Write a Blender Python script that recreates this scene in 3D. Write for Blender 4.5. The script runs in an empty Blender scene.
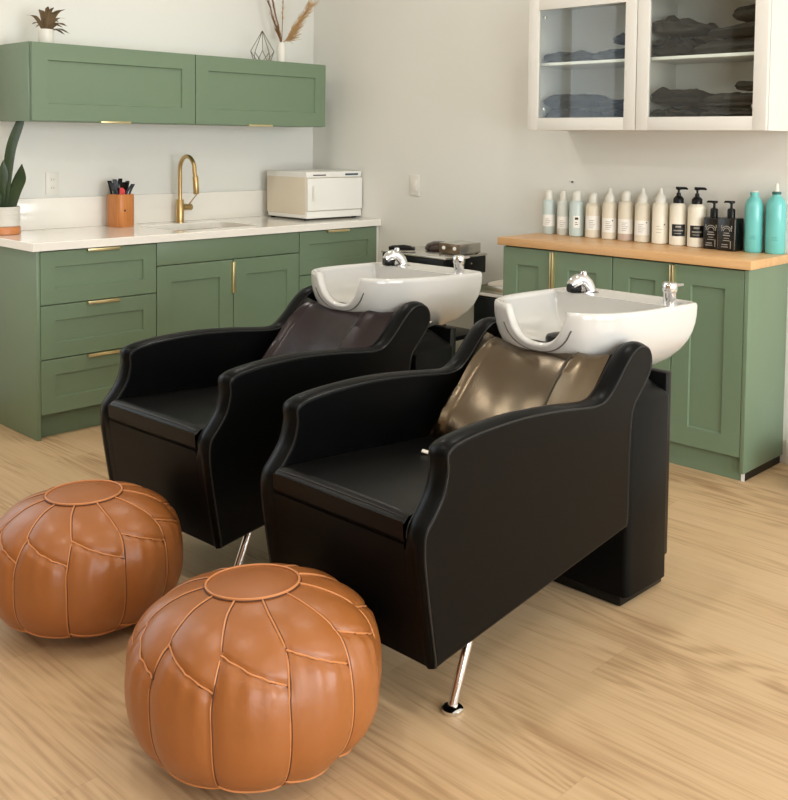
import bpy, bmesh, math, random
from math import sin, cos, pi, radians
from mathutils import Vector, Matrix, noise
random.seed(7)
S = bpy.context.scene
COL = S.collection

# ------------------------------------------------------------------ materials
def srgb(r, g, b):
    f = lambda c: (c/255/12.92) if c/255 <= .04045 else ((c/255+.055)/1.055)**2.4
    return (f(r), f(g), f(b), 1)

def new_mat(name):
    m = bpy.data.materials.new(name); m.use_nodes = True
    return m, m.node_tree, m.node_tree.nodes['Principled BSDF']

def mat(name, col, rough=.5, metal=0, coat=0, spec=.5, bump=None, vary=None, trans=0, coatr=.1):
    """bump=(scale, strength, distance, stretch)  vary=(scale, amount)"""
    m, t, b = new_mat(name)
    b.inputs['Base Color'].default_value = col
    b.inputs['Roughness'].default_value = rough
    b.inputs['Metallic'].default_value = metal
    b.inputs['Coat Weight'].default_value = coat
    b.inputs['Coat Roughness'].default_value = coatr
    b.inputs['Specular IOR Level'].default_value = spec
    b.inputs['Transmission Weight'].default_value = trans
    N, L = t.nodes, t.links
    tc = N.new('ShaderNodeTexCoord')
    if vary:
        n = N.new('ShaderNodeTexNoise'); n.inputs['Scale'].default_value = vary[0]; n.inputs['Detail'].default_value = 4
        mp = N.new('ShaderNodeMapRange'); mp.inputs['To Min'].default_value = 1-vary[1]; mp.inputs['To Max'].default_value = 1+vary[1]
        h = N.new('ShaderNodeHueSaturation'); h.inputs['Color'].default_value = col
        L.new(tc.outputs['Object'], n.inputs['Vector']); L.new(n.outputs['Fac'], mp.inputs['Value'])
        L.new(mp.outputs['Result'], h.inputs['Value']); L.new(h.outputs['Color'], b.inputs['Base Color'])
    if bump:
        mpn = N.new('ShaderNodeMapping'); mpn.inputs['Scale'].default_value = bump[3] if len(bump) > 3 else (1, 1, 1)
        n = N.new('ShaderNodeTexNoise'); n.inputs['Scale'].default_value = bump[0]; n.inputs['Detail'].default_value = 3
        bp = N.new('ShaderNodeBump'); bp.inputs['Strength'].default_value = bump[1]; bp.inputs['Distance'].default_value = bump[2]
        L.new(tc.outputs['Object'], mpn.inputs['Vector']); L.new(mpn.outputs['Vector'], n.inputs['Vector'])
        L.new(n.outputs['Fac'], bp.inputs['Height']); L.new(bp.outputs['Normal'], b.inputs['Normal'])
    return m

def wood_mat(name, c1, c2, c3, axis='Y', plank=None, seam=.0, rough=.4, scale=1.0, coat=0, rowlen=1.6, bumpy=.02):
    """oak: grain stretched along axis; plank=(width) splits it into boards"""
    m, t, b = new_mat(name); N, L = t.nodes, t.links
    b.inputs['Roughness'].default_value = rough
    b.inputs['Coat Weight'].default_value = coat
    tc = N.new('ShaderNodeTexCoord')
    sep = N.new('ShaderNodeSeparateXYZ'); L.new(tc.outputs['Object'], sep.inputs[0])
    ax = {'X': 0, 'Y': 1, 'Z': 2}[axis]
    la = sep.outputs[ax]; ac = sep.outputs[1 if ax == 0 else 0]; th = sep.outputs[1 if ax == 2 else 2]
    def math_(op, a, b_=None, c=None):
        n = N.new('ShaderNodeMath'); n.operation = op
        for i, v in enumerate((a, b_, c)):
            if v is None: continue
            if isinstance(v, (int, float)): n.inputs[i].default_value = v
            else: L.new(v, n.inputs[i])
        return n.outputs[0]
    idx = None
    if plank:
        row = math_('FLOOR', math_('DIVIDE', ac, plank))
        off = math_('MULTIPLY', math_('FRACT', math_('MULTIPLY', row, .6180339)), rowlen)
        colm = math_('FLOOR', math_('DIVIDE', math_('ADD', la, off), rowlen))
        idx = math_('ADD', math_('MULTIPLY', row, 7.31), math_('MULTIPLY', colm, 3.77))
        wn = N.new('ShaderNodeTexWhiteNoise'); wn.noise_dimensions = '1D'; L.new(idx, wn.inputs['W'])
        rnd = wn.outputs['Value']
    cv = N.new('ShaderNodeCombineXYZ')
    L.new(math_('MULTIPLY', ac, 1.0), cv.inputs[0]); L.new(math_('MULTIPLY', la, .17), cv.inputs[1])
    if plank: L.new(math_('MULTIPLY', rnd, 37.0), cv.inputs[2])
    else: L.new(th, cv.inputs[2])
    # cathedral figure: contour bands of a stretched noise
    n1 = N.new('ShaderNodeTexNoise'); n1.inputs['Scale'].default_value = 4.2*scale; n1.inputs['Detail'].default_value = 1.5; n1.inputs['Distortion'].default_value = .5
    L.new(cv.outputs[0], n1.inputs['Vector'])
    bands = math_('SINE', math_('MULTIPLY', n1.outputs['Fac'], 95))
    bands = math_('MULTIPLY_ADD', bands, .5, .5)
    # where the figure shows
    n2 = N.new('ShaderNodeTexNoise'); n2.inputs['Scale'].default_value = 3.0*scale; n2.inputs['Detail'].default_value = 2
    L.new(cv.outputs[0], n2.inputs['Vector'])
    msk = N.new('ShaderNodeMapRange'); msk.inputs['From Min'].default_value = .42; msk.inputs['From Max'].default_value = .62
    L.new(n2.outputs['Fac'], msk.inputs['Value'])
    # fine fibres
    cf = N.new('ShaderNodeCombineXYZ'); L.new(math_('MULTIPLY', ac, 1.0), cf.inputs[0]); L.new(math_('MULTIPLY', la, .03), cf.inputs[1]); L.new(math_('MULTIPLY', th, 1.0), cf.inputs[2])
    n3 = N.new('ShaderNodeTexNoise'); n3.inputs['Scale'].default_value = 90*scale; n3.inputs['Detail'].default_value = 3
    L.new(cf.outputs[0], n3.inputs['Vector'])
    n4 = N.new('ShaderNodeTexNoise'); n4.inputs['Scale'].default_value = 9*scale; n4.inputs['Detail'].default_value = 3
    L.new(cv.outputs[0], n4.inputs['Vector'])
    fig = math_('MULTIPLY', bands, msk.outputs['Result'])
    fac = math_('ADD', math_('MULTIPLY', fig, -.15), math_('MULTIPLY', n3.outputs['Fac'], .48))
    fac = math_('ADD', math_('ADD', fac, .135), math_('MULTIPLY', n4.outputs['Fac'], .32))
    if plank: fac = math_('ADD', fac, math_('MULTIPLY_ADD', rnd, .10, -.05))
    r = N.new('ShaderNodeValToRGB'); e = r.color_ramp.elements
    e[0].position = .22; e[0].color = c1; e[1].position = .85; e[1].color = c3
    k = e.new(.5); k.color = c2
    L.new(fac, r.inputs['Fac'])
    out = r.outputs['Color']
    if plank and seam:
        d = math_('MULTIPLY', math_('ABSOLUTE', math_('SUBTRACT', math_('FRACT', math_('DIVIDE', ac, plank)), .5)), 2)
        ed = math_('GREATER_THAN', d, 1-seam)
        d2 = math_('MULTIPLY', math_('ABSOLUTE', math_('SUBTRACT', math_('FRACT', math_('DIVIDE', math_('ADD', la, off), rowlen)), .5)), 2)
        ed2 = math_('GREATER_THAN', d2, 1-seam*plank/rowlen)
        ed = math_('MAXIMUM', ed, ed2)
        mx = N.new('ShaderNodeMix'); mx.data_type = 'RGBA'; mx.blend_type = 'MULTIPLY'
        mx.inputs[7].default_value = (.88, .84, .80, 1)
        L.new(ed, mx.inputs[0]); L.new(out, mx.inputs[6]); out = mx.outputs[2]
    L.new(out, b.inputs['Base Color'])
    bp = N.new('ShaderNodeBump'); bp.inputs['Strength'].default_value = .25; bp.inputs['Distance'].default_value = bumpy*.05
    L.new(n3.outputs['Fac'], bp.inputs['Height']); L.new(bp.outputs['Normal'], b.inputs['Normal'])
    return m

M = {}
M['wall'] = mat('painted_wall', srgb(230, 229, 222), .85, spec=.2, bump=(140, .08, .002))
M['taupe'] = mat('taupe_bounce_wall', srgb(160, 138, 110), .85, spec=.2)  # left wall out of view, toned to dim and warm its bounce light
M['ceiling'] = mat('ceiling_paint', srgb(240, 238, 232), .9, spec=.2)
M['trim'] = mat('trim_paint', srgb(238, 236, 230), .5)
M['green'] = mat('sage_green_paint', srgb(112, 132, 106), .38, spec=.5, vary=(2.0, .03))
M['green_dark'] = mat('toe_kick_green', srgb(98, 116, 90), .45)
M['carcass'] = mat('cabinet_inside_shade', srgb(56, 66, 48), .6)  # darkened so the gaps between the fronts read as shade
M['quartz'] = mat('white_quartz', srgb(245, 240, 230), .12, coat=.3, vary=(30, .015))
M['brass'] = mat('brushed_brass', srgb(198, 170, 118), .34, 1, bump=(300, .05, .001, (1, 1, .1)))
M['brass_light'] = mat('satin_brass', srgb(232, 214, 164), .3, .9)
M['steel'] = mat('sink_steel', srgb(190, 182, 170), .3, 1)
M['chrome'] = mat('chrome', srgb(226, 226, 228), .07, 1)
M['black_plastic'] = mat('black_plastic', srgb(11, 11, 11), .3, spec=.25)
M['black_rubber'] = mat('black_rubber', srgb(16, 16, 16), .6)
M['leather_black'] = mat('black_vinyl', srgb(7, 8, 8), .34, spec=.11, bump=(420, .10, .0005))
M['leather_seat'] = mat('black_seat_vinyl', srgb(11, 11, 10), .34, spec=.18, bump=(420, .12, .0005))
M['bronze'] = mat('black_vinyl_bronze_sheen', srgb(40, 31, 22), .26, .15, spec=.55, bump=(14, .25, .006))  # black vinyl; its warm reflection is put into base colour and specular tint
b_ = M['bronze'].node_tree.nodes['Principled BSDF']; b_.inputs['IOR'].default_value = 2.1; b_.inputs['Specular Tint'].default_value = (1, .80, .55, 1)
M['maroon'] = mat('maroon_black_vinyl', srgb(30, 15, 17), .30, .1, spec=.4, bump=(14, .2, .006))
M['piping'] = mat('black_piping', srgb(22, 23, 24), .35, spec=.5)
M['porcelain'] = mat('white_porcelain', srgb(205, 203, 198), .08, coat=.6, coatr=.05)
M['groove'] = mat('grey_seal', srgb(96, 92, 86), .5)
M['tan'] = mat('tan_leather', srgb(152, 91, 44), .36, spec=.45, coat=.08, coatr=.35, bump=(9, .42, .012), vary=(5, .12))
M['tan_disc'] = mat('tan_leather_top', srgb(154, 94, 50), .40, spec=.4, bump=(30, .1, .004), vary=(6, .06))
M['tan_pipe'] = mat('tan_piping_highlight', srgb(196, 128, 76), .45)  # seam highlight put into a tan lighter than the leather
M['tan_seam'] = mat('dark_seam_line', srgb(84, 44, 20), .6)  # dark line running beside each seam
M['white_lac'] = mat('white_lacquer', srgb(222, 219, 211), .35)
M['white_in'] = mat('cabinet_white_inside', srgb(242, 244, 240), .6)
M['towel'] = mat('charcoal_towel', srgb(58, 57, 54), .95, spec=.1, bump=(260, .5, .003), vary=(9, .18))
M['towel_dark'] = mat('black_towel', srgb(36, 36, 34), .95, spec=.1, bump=(260, .5, .003), vary=(9, .18))
M['towel_white'] = mat('white_towel', srgb(232, 226, 212), .95, spec=.1, bump=(260, .4, .003))
M['appl_white'] = mat('white_enamel', srgb(238, 236, 229), .3)
M['appl_shaded'] = mat('white_enamel_shaded_side', srgb(226, 214, 192), .4)  # white enamel housing; dim warm side light put into its colour
M['dark_gap'] = mat('dark_gap', srgb(58, 54, 48), .6)
M['blue_glass'] = mat('blue_display', srgb(58, 78, 92), .15)
M['bamboo'] = wood_mat('bamboo', srgb(176, 104, 50), srgb(196, 124, 66), srgb(214, 146, 84), 'Z', rough=.35, scale=1.6)
M['saucer'] = wood_mat('saucer_wood', srgb(176, 104, 58), srgb(200, 128, 76), srgb(212, 146, 92), 'X', rough=.4, scale=1.6)
M['pot'] = mat('ribbed_white_pot', srgb(214, 210, 200), .45, bump=(3, .4, .01, (1, 1, 40)))
M['soil'] = mat('potting_soil', srgb(46, 36, 26), .95, bump=(60, .8, .01))
M['snake'] = mat('snake_plant_leaf', srgb(44, 62, 32), .4, vary=(26, .45))
M['red_plastic'] = mat('coral_plastic', srgb(214, 62, 66), .35)
M['pampas'] = mat('pampas_plume', srgb(196, 160, 112), .9, vary=(20, .2))
M['stalk'] = mat('dried_stalk', srgb(132, 92, 54), .8, vary=(14, .25))
M['dryleaf'] = mat('dried_leaf', srgb(104, 84, 56), .8, vary=(16, .4))
M['ceramic'] = mat('white_ceramic', srgb(236, 232, 222), .4)
M['wire'] = mat('dark_brass_wire', srgb(94, 78, 50), .4, .8)
M['wicker'] = mat('woven_rattan', srgb(170, 130, 80), .7, vary=(40, .2))
M['silver'] = mat('satin_silver', srgb(200, 196, 188), .25, .8)
M['bronze_panel'] = mat('bronze_front', srgb(112, 92, 70), .2, .6)
M['brown_lth'] = mat('brown_gloss', srgb(50, 32, 22), .25)
M['plate_white'] = mat('wall_plate', srgb(232, 229, 220), .4)
M['led'] = mat('white_marking', srgb(235, 235, 230), .4)
M['label'] = mat('paper_label', srgb(240, 238, 230), .5)
M['ink'] = mat('grey_ink', srgb(150, 146, 138), .6)
M['ink_dark'] = mat('dark_ink', srgb(40, 38, 36), .6)
M['black_label'] = mat('black_label', srgb(24, 24, 22), .4)
M['cream'] = mat('cream_bottle', srgb(226, 217, 196), .4, spec=.4)
M['ivory'] = mat('ivory_bottle', srgb(238, 232, 214), .35, spec=.4)
M['pink'] = mat('beige_pink_liquid', srgb(198, 176, 160), .35)
M['mist'] = mat('pale_blue_bottle', srgb(200, 214, 210), .3)
M['mist2'] = mat('pale_grey_bottle', srgb(214, 218, 210), .3)
M['cap'] = mat('frosted_cap', srgb(226, 224, 212), .4)
M['teal'] = mat('teal_bottle', srgb(112, 198, 194), .22, coat=.3)
M['teal_dark'] = mat('teal_collar', srgb(52, 104, 100), .4)
M['teal_ink'] = mat('teal_ink', srgb(70, 158, 152), .5)
M['black_gloss'] = mat('black_bottle', srgb(16, 16, 15), .25, coat=.2)
M['floor'] = wood_mat('light_oak_planks', srgb(148, 112, 76), srgb(200, 168, 128), srgb(214, 186, 148), 'Y', plank=.19, seam=.008, rough=.42)
M['block'] = wood_mat('butcher_block', srgb(194, 146, 94), srgb(214, 168, 116), srgb(226, 186, 138), 'Y', plank=.042, seam=.02, rough=.35, rowlen=.5, scale=1.5)
# window glass / pane: clear sheet with a fresnel reflection
def pane_mat(name, tint):
    m = bpy.data.materials.new(name); m.use_nodes = True; t = m.node_tree; t.nodes.clear()
    o = t.nodes.new('ShaderNodeOutputMaterial'); x = t.nodes.new('ShaderNodeMixShader')
    a = t.nodes.new('ShaderNodeBsdfTransparent'); a.inputs[0].default_value = tint
    g = t.nodes.new('ShaderNodeBsdfGlossy'); g.inputs['Roughness'].default_value = .03
    f = t.nodes.new('ShaderNodeFresnel'); ge = t.nodes.new('ShaderNodeNewGeometry'); mr = t.nodes.new('ShaderNodeMapRange')
    mr.inputs['To Min'].default_value = 1.5; mr.inputs['To Max'].default_value = 1/1.5     # same index from either face of the sheet
    t.links.new(ge.outputs['Backfacing'], mr.inputs['Value']); t.links.new(mr.outputs['Result'], f.inputs['IOR'])
    t.links.new(f.outputs[0], x.inputs[0]); t.links.new(a.outputs[0], x.inputs[1]); t.links.new(g.outputs[0], x.inputs[2]); t.links.new(x.outputs[0], o.inputs[0])
    return m
M['pane'] = pane_mat('cabinet_glass', (.97, .985, .97, 1))
M['winpane'] = pane_mat('window_glass', (.97, .98, .98, 1))
def emit(name, col, s):
    m = bpy.data.materials.new(name); m.use_nodes = True; t = m.node_tree
    b = t.nodes['Principled BSDF']; b.inputs['Base Color'].default_value = col
    b.inputs['Emission Color'].default_value = col; b.inputs['Emission Strength'].default_value = s
    return m
M['lamp'] = emit('lamp_diffuser', (1, .93, .82, 1), 6)

# ------------------------------------------------------------------ helpers
def props(o, label=None, cat=None, group=None, kind=None):
    if label: o['label'] = label
    if cat: o['category'] = cat
    if group: o['group'] = group
    if kind: o['kind'] = kind
    return o

def root(name, label, cat, loc=(0, 0, 0), rz=0, group=None):
    o = bpy.data.objects.new(name, None); COL.objects.link(o)
    o.location = loc; o.rotation_euler = (0, 0, rz); o.empty_display_size = .05
    return props(o, label, cat, group)

class MB:
    """collects pieces of ONE mesh"""
    def __init__(s): s.v = []; s.f = []; s.m = []
    def add(s, V, F, mi=0):
        n = len(s.v); s.v += [tuple(p) for p in V]; s.f += [tuple(i+n for i in q) for q in F]; s.m += [mi]*len(F); return s
    def box(s, x0, x1, y0, y1, z0, z1, bev=0, mi=0, seg=2):
        bm = bmesh.new(); bmesh.ops.create_cube(bm, size=1)
        for v in bm.verts: v.co = Vector(((x0+x1)/2+v.co.x*(x1-x0), (y0+y1)/2+v.co.y*(y1-y0), (z0+z1)/2+v.co.z*(z1-z0)))
        if bev: bmesh.ops.bevel(bm, geom=bm.edges[:], offset=bev, segments=seg, profile=.5, affect='EDGES')
        bm.verts.index_update(); s.add([v.co[:] for v in bm.verts], [[v.index for v in f.verts] for f in bm.faces], mi); bm.free(); return s
    def rings(s, R, cap0=True, cap1=True, closed=True, mi=0):
        n = len(R[0]); V = [p for r in R for p in r]; F = []
        for i in range(len(R)-1):
            for j in range(n if closed else n-1):
                k = (j+1) % n
                F.append((i*n+j, i*n+k, (i+1)*n+k, (i+1)*n+j))
        if cap0: F.append(tuple(range(n))[::-1])
        if cap1: F.append(tuple((len(R)-1)*n+j for j in range(n)))
        return s.add(V, F, mi)
    def lathe(s, prof, seg=24, c=(0, 0, 0), mi=0, sq=None):
        R = []
        for r, z in prof:
            ring = []
            for j in range(seg):
                a = 2*pi*j/seg; x, y = cos(a), sin(a)
                if sq: k = 1/((abs(x)**sq+abs(y)**sq)**(1/sq)); x, y = x*k, y*k
                ring.append((c[0]+r*x, c[1]+r*y, c[2]+z))
            R.append(ring)
        return s.rings(R, True, True, mi=mi)
    def tube(s, P, r, seg=8, closed=False, mi=0, cap=True):
        P = [Vector(p) for p in P]; n = len(P); rr = r if hasattr(r, '__len__') else [r]*n
        R = []; up = None
        for i in range(n):
            a = P[(i-1) % n] if (i > 0 or closed) else P[i]; b = P[(i+1) % n] if (i < n-1 or closed) else P[i]
            t = (b-a); t = t.normalized() if t.length > 1e-9 else Vector((0, 0, 1))
            if up is None:
                up = Vector((0, 0, 1)) if abs(t.z) < .9 else Vector((1, 0, 0))
            u = (up-t*up.dot(t)); u = u.normalized() if u.length > 1e-6 else t.orthogonal().normalized()
            up = u; w = t.cross(u)
            R.append([P[i]+(u*cos(2*pi*j/seg)+w*sin(2*pi*j/seg))*rr[i] for j in range(seg)])
        if closed: R.append(R[0])
        return s.rings(R, cap and not closed, cap and not closed, mi=mi)
    def build(s, name, mats, parent=None, smooth=True, ang=40, tag=None):
        me = bpy.data.meshes.new(name); me.from_pydata(s.v, [], s.f)
        bm = bmesh.new(); bm.from_mesh(me); bmesh.ops.recalc_face_normals(bm, faces=bm.faces); bm.to_mesh(me); bm.free()
        for m in (mats if isinstance(mats, (list, tuple)) else [mats]): me.materials.append(m)
        for p, i in zip(me.polygons, s.m): p.material_index = i; p.use_smooth = smooth
        if smooth: me.set_sharp_from_angle(angle=radians(ang))
        me.update()
        o = bpy.data.objects.new(name, me); COL.objects.link(o)
        if parent: o.parent = parent
        return o

def boxo(name, d, m, parent=None, bev=.002, seg=2):
    return MB().box(*d, bev=bev, seg=seg).build(name, m, parent)

def struct(o): o['kind'] = 'structure'; return o

def crom(P, n=6, closed=False):
    P = [Vector(p) for p in P]; out = []; m = len(P)
    rng = range(m if closed else m-1)
    for i in rng:
        p0 = P[(i-1) % m] if (closed or i > 0) else P[i]*2-P[i+1]
        p1, p2 = P[i], P[(i+1) % m]
        p3 = P[(i+2) % m] if (closed or i < m-2) else P[i+1]*2-P[i]
        for k in range(n):
            t = k/n
            out.append(.5*((2*p1)+(p2-p0)*t+(2*p0-5*p1+4*p2-p3)*t*t+(3*p1-p0-3*p2+p3)*t**3))
    if not closed: out.append(P[-1])
    return out

def copy_tree(o, parent=None):
    c = o.copy(); COL.objects.link(c)
    if parent: c.parent = parent
    for ch in list(o.children): copy_tree(ch, c)
    return c

def shaker(mb, w, h, t, rail, rec, fmap, slope=.0035, mi=0):
    """panel w x h: a across, b up, c out of the face (0 = back)"""
    q = lambda i, c: [(i, i, c), (w-i, i, c), (w-i, h-i, c), (i, h-i, c)]
    e = .0012
    L = [q(0, 0), q(0, t-e), q(e, t), q(rail, t), q(rail+slope, t-rec)]
    V = [fmap(*p) for r in L for p in r]; F = [(0, 1, 2, 3)]
    for i in range(len(L)-1):
        for j in range(4):
            k = (j+1) % 4; F.append((i*4+j, i*4+k, i*4+4+k, i*4+4+j))
    b = 4*(len(L)-1); F.append((b, b+1, b+2, b+3))
    return mb.add(V, F, mi)

# ------------------------------------------------------------------ camera
C = Vector((-4.3123, -4.9386, 1.4035)); yaw, pit, rol = radians(-45.7979), radians(3.0177), radians(.6386)
fw = Vector((-sin(yaw)*cos(pit), cos(yaw)*cos(pit), -sin(pit)))
rt = Vector((cos(yaw), sin(yaw), 0)); up = rt.cross(fw)
rt, up = rt*cos(rol)+up*sin(rol), up*cos(rol)-rt*sin(rol)
cd = bpy.data.cameras.new('camera'); cam = bpy.data.objects.new('camera', cd); COL.objects.link(cam)
cam.matrix_world = Matrix(((rt.x, up.x, -fw.x, C.x), (rt.y, up.y, -fw.y, C.y), (rt.z, up.z, -fw.z, C.z), (0, 0, 0, 1)))
cd.sensor_fit = 'HORIZONTAL'; cd.sensor_width = 36; cd.lens = 1001.42/788*36
cd.shift_x = (394-394.21)/788; cd.shift_y = -(400-191.877)/788; cd.clip_start = .05
S.camera = cam

# ------------------------------------------------------------------ room
XL, YF, H = -6.6, -7.4, 2.9
struct(boxo('floor', (XL-.1, .1, YF-.1, .1, -.1, 0), M['floor'], bev=0))
struct(boxo('ceiling', (XL-.1, .1, YF-.1, .1, H, H+.1), M['ceiling'], bev=0))
bwin = (-4.7, -2.5); bz0, bz1 = .9, 2.7
wb = MB(); wb.box(XL-.1, bwin[0], 0, .1, 0, H); wb.box(bwin[1], .1, 0, .1, 0, H); wb.box(bwin[0], bwin[1], 0, .1, 0, bz0); wb.box(bwin[0], bwin[1], 0, .1, bz1, H)
struct(wb.build('wall_back', M['wall'], smooth=False))
o = MB()
for xx in (bwin[0], sum(bwin)/2-.03, bwin[1]-.06): o.box(xx, xx+.06, .02, .08, bz0, bz1)
for zz in (bz0, bz1-.06): o.box(bwin[0], bwin[1], .02, .08, zz, zz+.06)
fr = struct(o.build('window_3', M['trim'], smooth=False))
boxo('pane', (bwin[0]+.02, bwin[1]-.02, .048, .054, bz0+.02, bz1-.02), M['winpane'], fr, bev=0)
struct(boxo('wall_right', (0, .1, YF-.1, 0, 0, H), M['wall'], bev=0))
struct(boxo('wall_left', (XL-.1, XL, YF-.1, 0, 0, H), M['taupe'], bev=0))
wins = [(-6.0, -3.5), (-2.9, -.5)]; wz0, wz1 = .25, 2.6
w = MB()
xs = [XL-.1] + [v for p in wins for v in p] + [.1]
for i in range(0, len(xs), 2): w.box(xs[i], xs[i+1], YF-.1, YF, 0, H)
for a, b in wins: w.box(a, b, YF-.1, YF, 0, wz0); w.box(a, b, YF-.1, YF, wz1, H)
struct(w.build('wall_front', M['wall'], smooth=False))
for n, (a, b) in enumerate(wins):
    o = MB()
    for xx in (a, (a+b)/2-.03, b-.06): o.box(xx, xx+.06, YF-.08, YF-.02, wz0, wz1)
    for zz in (wz0, wz1-.06): o.box(a, b, YF-.08, YF-.02, zz, zz+.06)
    fr = struct(o.build('window_%d' % (n+1), M['trim'], smooth=False))
    boxo('pane', (a+.02, b-.02, YF-.055, YF-.049, wz0+.02, wz1-.02), M['winpane'], fr, bev=0)
struct(boxo('baseboard_right', (-.014, 0, YF, -3.165, 0, .105), M['trim'], bev=.003))
struct(boxo('baseboard_left', (XL, XL+.014, YF, 0, 0, .105), M['trim'], bev=.003))
struct(boxo('baseboard_back', (XL, -2.22, -.014, 0, 0, .105), M['trim'], bev=.003))

# ------------------------------------------------------------------ left base cabinets (back wall)
FY, T, ZC = -.621, .02, .877      # door face plane, door thickness, underside of worktop
fm = lambda x0, z0: (lambda a, b, c: (x0+a, FY+T-c, z0+b))     # faces -y
def edge_pull(name, parent, x0, x1, z, fy=FY, dz=.010):
    # thin folded brass tab hooked over the edge of a drawer front
    m = MB(); m.box(x0, x1, fy-.016, fy+.004, z-dz*.25, z+dz*.25, bev=.0008); m.box(x0, x1, fy-.019, fy-.014, z-dz, z+dz*.4, bev=.0012)
    return m.build(name, M['brass_light'], parent)
def vert_pull_y(parent, x, z0, z1, fy=FY):
    m = MB(); m.box(x-.010, x+.006, fy-.018, fy+.002, z0, z1, bev=.002); return m.build('handle', M['brass_light'], parent)
g = .0023
XLp, X1, X2, XR = -2.1907, -1.5698, -.6378, -.02
def carcass(parent, x0, x1, z0=.114):
    boxo('body', (x0, x1, FY+T+.001, -.004, z0, ZC-.001), M['carcass'], parent, bev=0)
    boxo('toe_kick', (x0, x1, -.575, -.555, .001, z0), M['green_dark'], parent, bev=0)
def drawers(parent, x0, x1, zs):
    for hi, lo in zs:
        m = MB(); shaker(m, x1-x0-2*g, hi-lo-2*g, T, .072 if hi-lo > .2 else .05, .010, fm(x0+g, lo+g))
        d = m.build('drawer_front', M['green'], parent, smooth=False)
        xc = (x0+x1)/2 + (.01 if x0 < -1 else -.02)
        edge_pull('handle', d, xc-.085, xc+.085, hi-.004)
u = root('base_cabinet', 'sage green three-drawer base unit at the left end of the white worktop', 'cabinet', (0, 0, 0), group='sage green base units under the white worktop')
carcass(u, XLp+.018, X1)
drawers(u, XLp+.008, X1, [(.872, .6219), (.6219, .3698), (.3698, .1139)])
boxo('side_panel', (XLp-.008, XLp+.008, FY, -.004, .001, ZC-.001), M['green'], u, bev=.001)
u = root('base_cabinet', 'sage green sink base unit with plain top panel and two doors', 'cabinet', (0, 0, 0), group='sage green base units under the white worktop')
boxo('body', (X1+.001, X2-.001, FY+T+.001, -.004, .114, .64), M['carcass'], u, bev=0)
boxo('toe_kick', (X1+.001, X2-.001, -.575, -.555, .001, .114), M['green_dark'], u, bev=0)
boxo('false_front', (X1+g, X2-g, FY, FY+T, .7547+g, .872), M['green'], u, bev=.0012)
XS = -1.0966
for a, b in ((X1, XS), (XS, X2)):
    m = MB(); shaker(m, b-a-2*g, .7547-.1139-2*g, T, .085, .010, fm(a+g, .1139+g))
    d = m.build('door', M['green'], u, smooth=False)
    if b == XS: vert_pull_y(d, XS-.004, .575, .742)
u = root('base_cabinet', 'sage green drawer base unit at the right end, below the towel warmer', 'cabinet', (0, 0, 0), group='sage green base units under the white worktop')
carcass(u, X2+.001, XR)
drawers(u, X2, XR, [(.872, .6219), (.6219, .3698), (.3698, .1139)])
boxo('filler_strip', (XR, -.002, FY+.004, FY+T, .001, ZC-.001), M['wall'], u, bev=0)

# worktop with a rounded sink cut-out
sx0, sx1, sy0, sy1 = -1.40, -.84, -.52, -.15
def rrect(x0, x1, y0, y1, r, n=6):
    P = []
    for cx, cy, a0 in ((x1-r, y1-r, 0), (x0+r, y1-r, 90), (x0+r, y0+r, 180), (x1-r, y0+r, 270)):
        for k in range(n+1):
            a = radians(a0+90*k/n); P.append((cx+r*cos(a), cy+r*sin(a)))
    return P
wt = root('worktop', 'white quartz worktop with backsplash along the back wall', 'worktop')
ox0, ox1, oy0, oy1 = XLp-.035, -.003, -.641, -.003
inn = rrect(sx0, sx1, sy0, sy1, .06); cx, cy = (sx0+sx1)/2, (sy0+sy1)/2
out = []
for k, (x, y) in enumerate(inn):
    q = k//7
    out.append([(ox1, oy1), (ox0, oy1), (ox0, oy0), (ox1, oy0)][q])
m = MB(); n = len(inn); e = .003
Rg = [[(x, y, ZC) for x, y in inn], [(x, y, .915-e) for x, y in inn], [(x+(x-cx)*.008, y+(y-cy)*.01, .915) for x, y in inn]]
m.rings(Rg, False, False)
# top and bottom faces: fans from the outer corners
V = [(x, y, .915) for x, y in [(a[0], a[1]) for a in Rg[2]]] + [(ox1-e, oy1-e, .915), (ox0+e, oy1-e, .915), (ox0+e, oy0+e, .915), (ox1-e, oy0+e, .915)]
F = []
for k in range(n):
    q = k//7; k2 = (k+1) % n
    F.append((k, k2, n+q) if (k+1) % 7 else (k, k2, n+(q+1) % 4, n+q))
m.add(V, F)
V2 = [(x, y, ZC) for x, y in inn] + [(ox1, oy1, ZC), (ox0, oy1, ZC), (ox0, oy0, ZC), (ox1, oy0, ZC)]
m.add(V2, F)
c4 = [(ox1, oy1), (ox0, oy1), (ox0, oy0), (ox1, oy0)]
c4i = [(ox1-e, oy1-e), (ox0+e, oy1-e), (ox0+e, oy0+e), (ox1-e, oy0+e)]
m.rings([[(x, y, ZC) for x, y in c4], [(x, y, .915-e) for x, y in c4], [(x, y, .915) for x, y in c4i]], False, False)
m.build('countertop', M['quartz'], wt, smooth=False)
boxo('backsplash', (ox0, ox1, -.022, -.002, .9152, 1.077), M['quartz'], wt, bev=.002)
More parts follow.
